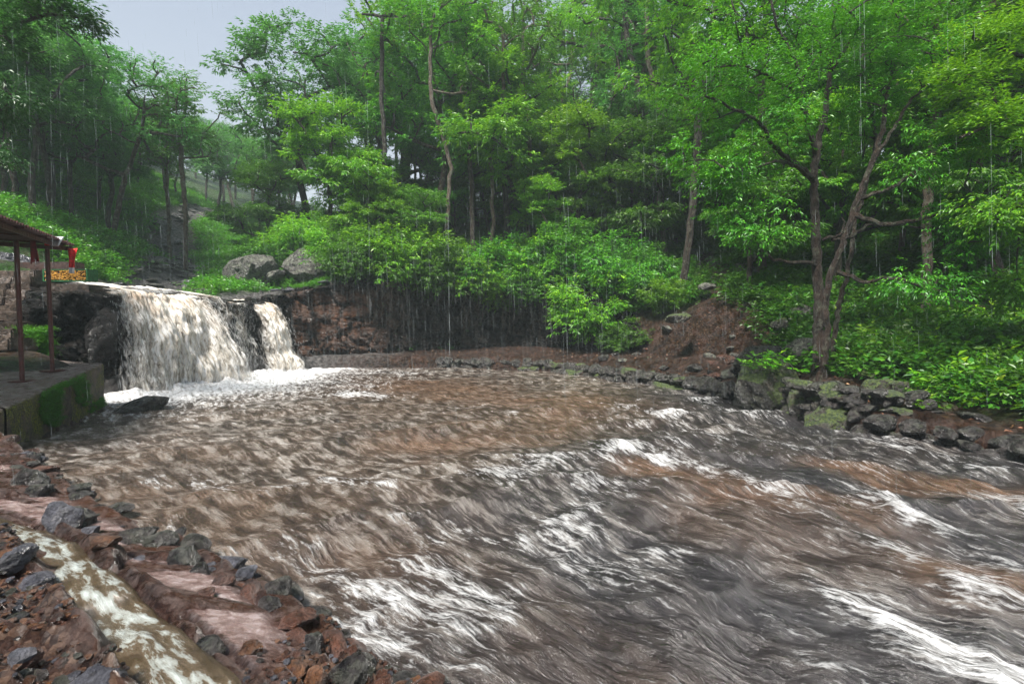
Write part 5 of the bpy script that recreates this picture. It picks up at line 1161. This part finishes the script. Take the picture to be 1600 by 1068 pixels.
# bright slope on the left
dl = lambda P: sstep(1.3, 2.4, dline(P, STREAM)) * sstep(1.5, 3, slv(P)) * sstep(-0.8, -0.1, fbm(P * 0.5, 3, 601)) * (P[:, 0] < -14.8) * ((P[:, 1] > 22.5) | (P[:, 0] < -24)) * (dline(P, [(-22, 15), (-19, 20), (-17, 24)]) > 2.2)
p = pick(30000, -60, -12, 17, 75, dl)
scatter_stuff('ground_cover', 'bright green low herbs covering the slope left of the gully', p, rs.rand(len(p)) * 6.3, rs.uniform(0.8, 1.9, len(p)), cov)
dr = lambda P: sstep(0.9, 2.2, slv(P) + 0.7 * fbm(P * 0.6, 3, 603)) * sstep(0.4, 1.1, dline(P, PATH) + 0.4 * fbm(P, 3, 605)) * sstep(-0.45, 0.15, fbm(P * 0.45, 4, 607)) * (1 - 0.45 * np.exp(-(dline(P, [(3, 29), (6, 25.5), (8, 22)]) / 1.5) ** 2))
p = pick(34000, -8, 34, 8, 42, dr)
scatter_stuff('undergrowth', 'green weeds and seedlings covering the right hillside', p, rs.rand(len(p)) * 6.3, rs.uniform(0.6, 1.6, len(p)) , covb)
p = pick(5000, -14, -5, 29, 40, lambda P: sstep(0.9, 2.2, slv(P)) * sstep(0, 0.4, fbm(P * 0.6, 3, 609)))
scatter_stuff('ground_cover', 'yellowish weeds on top of the brown cliff', p, rs.rand(len(p)) * 6.3, rs.uniform(0.5, 1.0, len(p)), cov)
# moss and ferns on the quay side and the rock by the steps
p = []
for k in range(5000):
    t = rs.rand(); q = np.array(Q[0]) * (1 - t) + np.array(Q[1]) * t
    if rs.rand() > (0.9 if 0.1 < t < 0.55 else 0.35): continue
    zz = rs.uniform(0.05, 0.95) * zq(q[1]); 
    if fbm(np.array([[t * 6, zz * 1.5]]), 3, 611)[0] < -0.05: continue
    p.append((q[0] + 0.04, q[1] - 0.02, zz))
p = np.array(p); mossm = [plantlet('tuft', 440 + i, 10, 0.05, 0.05, 0.045, 'cover', 0.5, 5) for i in range(2)]
scatter_stuff('moss', 'yellow green moss and tiny ferns on the side of the quay', p, rs.rand(len(p)) * 6.3, rs.uniform(0.35, 0.8, len(p)), mossm)
p = []
for k in range(500):
    v = at(rs.uniform(0, 62), rs.uniform(515, 572), 15.9); p.append((v.x, v.y + rs.uniform(-.1, .5), v.z))
p = np.array(p); scatter_stuff('ferns', 'yellow green ferns on the rock beneath the stone steps', p, rs.rand(len(p)) * 6.3, rs.uniform(0.25, 0.55, len(p)), cov)
# countable broad-leaved plants on the right bank
bl_me = [plantlet('plant', 450 + i, 26, 0.75, 0.26, 0.19, 'leaf_bright', 0.5, 6) for i in range(4)]
rg = random.Random(31); spots = []
while len(spots) < 70:
    px = rg.uniform(1290, 1600); py = rg.uniform(505, 640); Yd = None
    for yy in np.arange(9, 22, 0.25):
        p_ = at(px, py, float(yy))
        if p_.z <= h1(p_.x, p_.y): Yd = float(yy); break
    if Yd is None or (px < 1420 and py > 560) : continue
    p_ = at(px, py, Yd)
    if any((p_.x - a) ** 2 + (p_.y - b) ** 2 < 0.16 for a, b in spots): continue
    spots.append((p_.x, p_.y))
    o = link('leafy_plant', bl_me[len(spots) % 4], None, (p_.x, p_.y, h1(p_.x, p_.y) - 0.03), (0, 0, rg.uniform(0, 6.3)), [rg.uniform(0.45, 0.95)] * 3)
    tag(o, 'broad leaved bright green plant on the lower right slope', 'plant', 'broad leaved plants on the right slope')
o = link('creeper', bl_me[0], None, at(1212, 574, 13.9), (0.2, 0, 1), (1.1, 0.8, 0.55)); tag(o, 'bright green creeper growing on the large mossy boulder', 'plant')
o = link('creeper', bl_me[1], None, at(1180, 575, 14.0), (0.2, 0, 2), (0.6, 0.6, 0.5)); tag(o, 'small seedling on the top left of the large mossy boulder', 'plant')
# fallen leaves and bits on the muddy ground
n = 5000; P = np.c_[rs.uniform(-8, 16, n), rs.uniform(9, 31, n)]; k = (slv(P) < 2.2) & (sdpoly(P, POOL) > 0.15); P = P[k]; z = H(P) + 0.03
TD = np.c_[rs.normal(size=(len(P), 2)), np.zeros(len(P))]; V, Fc, tn = leaves(np.c_[P, z], TD, 1, 0.09, rs, 0.5, 0.0, W=0.6, twl=0.02)
m = M_('litter'); MAT['litter'] = m.done(m.bsdf(m.ramp(m.attr('tint'), [(0.1, (0.05, 0.02, 0.01)), (0.5, (0.2, 0.08, 0.04)), (0.8, (0.35, 0.2, 0.08)), (0.95, (0.4, 0.36, 0.3))]), 0.5))
tag(link('leaf_litter', npmesh('leaf_litter', V, Fc, MAT['litter'], False, {'tint': tn})), 'fallen brown leaves scattered over the muddy ledge', 'leaves', kind='stuff')
# roots and creepers hanging down the dark cliff
rg2 = np.random.RandomState(15); parts = []
for k in range(110):
    x = rg2.uniform(-8, 5.0); y0 = np.interp(x, [-8, -5.5, -3, 1, 3.4, 5.2], [28.4, 29.3, 30.0, 29.9, 28.3, 26.2]); zt = np.interp(x, [-8, 3, 5.2], [4.7, 4.6, 3.4]); ln_ = rg2.uniform(0.8, 3.6)
    pts = [(x + 0.1 * math.sin(q * 3 + k) + rg2.normal() * 0.03, y0 - 0.15 - 0.12 * q / 6 + rg2.normal() * 0.02, zt - ln_ * q / 7) for q in range(8)]
    parts.append(tube(pts, np.linspace(0.018, 0.006, 8) * rg2.uniform(0.6, 1.6), 4))
V, Fq = joinq(parts); tag(link('hanging_roots', npmesh('hanging_roots', V, Fq, MAT['bark_dark'], True)), 'thin roots and vines hanging down the dark cliff face', 'roots', kind='stuff')
# gravel on the near bank
n = 42000; P = np.c_[rs.uniform(-8.5, 0.2, n), rs.uniform(1.6, 7.5, n)]
i_ = ((P[:, 0] + 9.5) / 0.025).astype(int) * len(by_) + ((P[:, 1] - 1.2) / 0.025).astype(int); kk = (gravel[i_] > rs.rand(n)) & (dch[i_] > 0.21) & (spb[i_] > 0.1); P = P[kk]; zz = zb2[i_[kk]]
scatter_stuff('gravel', 'wet reddish gravel and pebbles on the near bank', np.c_[P, zz], rs.rand(len(P)) * 6.3, rs.uniform(0.008, 0.026, len(P)) * (1 + (rs.rand(len(P)) < 0.12) * 1.5),
              [rock_me('pebble', 160 + i, ['rock_rust', 'rock_orange', 'rock_wet', 'rock_violet'][i % 4], 2, 0.7) for i in range(6)])['category'] = 'gravel'

# ------------------------------------------------------------ rain: falling threads of water
m = M_('rain_water'); tr = m.n('BsdfTransparent'); df = m.bsdf((0.75, 0.85, 0.88), 0.15)
mxn = m.n('MixShader', {0: 0.22}); m.t.links.new(tr.outputs[0], mxn.inputs[1]); m.t.links.new(df.outputs[0], mxn.inputs[2]); MAT['rain'] = m.done(mxn)
rs = np.random.RandomState(4); parts = []
for k in range(1500):
    Yd = rs.uniform(4, 26); x = rs.uniform(-1.1, 1.1) * Yd; z = rs.uniform(0.2, 3 + Yd * 0.6); l_ = rs.uniform(0.08, 0.35); r_ = rs.uniform(0.0009, 0.0018) * (0.6 + Yd / 14)
    parts.append(tube([(x, Yd, z), (x + l_ * 0.025, Yd, z - l_ / 2), (x + l_ * 0.05, Yd, z - l_)], [r_ * 0.3, r_, r_ * 0.4], 3))
for k in range(1000):
    Yd = rs.uniform(14, 29); x = rs.uniform(-0.75, 0.45) * Yd; z = rs.uniform(0.8, 6.5); l_ = rs.uniform(0.3, 1.3); r_ = rs.uniform(0.001, 0.0024)
    parts.append(tube([(x, Yd, z), (x + l_ * 0.012, Yd, z - l_ / 2), (x + l_ * 0.03, Yd, z - l_)], [r_ * 0.2, r_, r_ * 0.3], 3))
for px, y0, y1, Yd, r_ in [(45, 80, 300, 10, 4), (78, 60, 420, 9, 5), (92, 20, 300, 11, 4), (60, 230, 330, 10, 3), (150, 150, 370, 10, 4), (700, 330, 560, 20, 10), (884, 20, 220, 9, 6), (884, 330, 570, 18, 7), (1343, 0, 260, 7, 7), (1350, 0, 150, 8, 7), (1480, 0, 110, 9, 5), (1506, 0, 100, 9, 5),
                           (1548, 190, 420, 8, 6), (1513, 600, 662, 11, 5), (574, 150, 560, 20, 5), (522, 440, 570, 22, 5), (560, 430, 520, 22, 4), (190, 210, 300, 11, 3), (940, 470, 560, 22, 6), (1545, 280, 400, 8, 4), (130, 90, 260, 12, 3), (20, 20, 200, 10, 3), (250, 130, 240, 16, 3)]:
    a, b = at(px, y0, Yd), at(px + (y1 - y0) * 0.012, y1, Yd); t = 0.0
    while t < 1:
        t2 = min(1.0, t + rs.uniform(0.04, 0.22)); q = [tuple(a.lerp(b, v)) for v in np.linspace(t, t2, 5)]
        parts.append(tube(q, np.array([.1, .8, 1, .7, .1]) * r_ * rs.uniform(0.4, 1) * 0.0005 * Yd / 8, 4)); t = t2 + rs.uniform(0, 0.05)
V, Fq = joinq(parts); tag(link('rain', npmesh('rain', V, Fq, MAT['rain'], True)), 'long threads of falling rain across the whole scene', 'rain', kind='stuff')

# ------------------------------------------------------------ rainy air
m = M_('rain_haze'); pv2 = m.n('VolumePrincipled', {'Color': (0.78, 0.93, 0.97), 'Density': 0.0009, 'Anisotropy': 0.0}); m.t.links.new(pv2.outputs[0], m.out.inputs['Volume'])
bm = bmesh.new(); bmesh.ops.create_cube(bm, size=1); me = bpy.data.meshes.new('haze'); bm.to_mesh(me); bm.free(); me.materials.append(m.m)
hz = link('haze', me, None, (-10, 105, 43.5), None, (680, 560, 97)); tag(hz, 'pale rainy haze filling the valley', 'haze', kind='stuff')
print('total', time.time() - T0, 'tris', sum(len(o.data.polygons) for o in SC.objects if o.type == 'MESH'))

print('ground z', float(Zs.min()), float(Zs.max()), xs[0], xs[-1], ys[0], ys[-1])
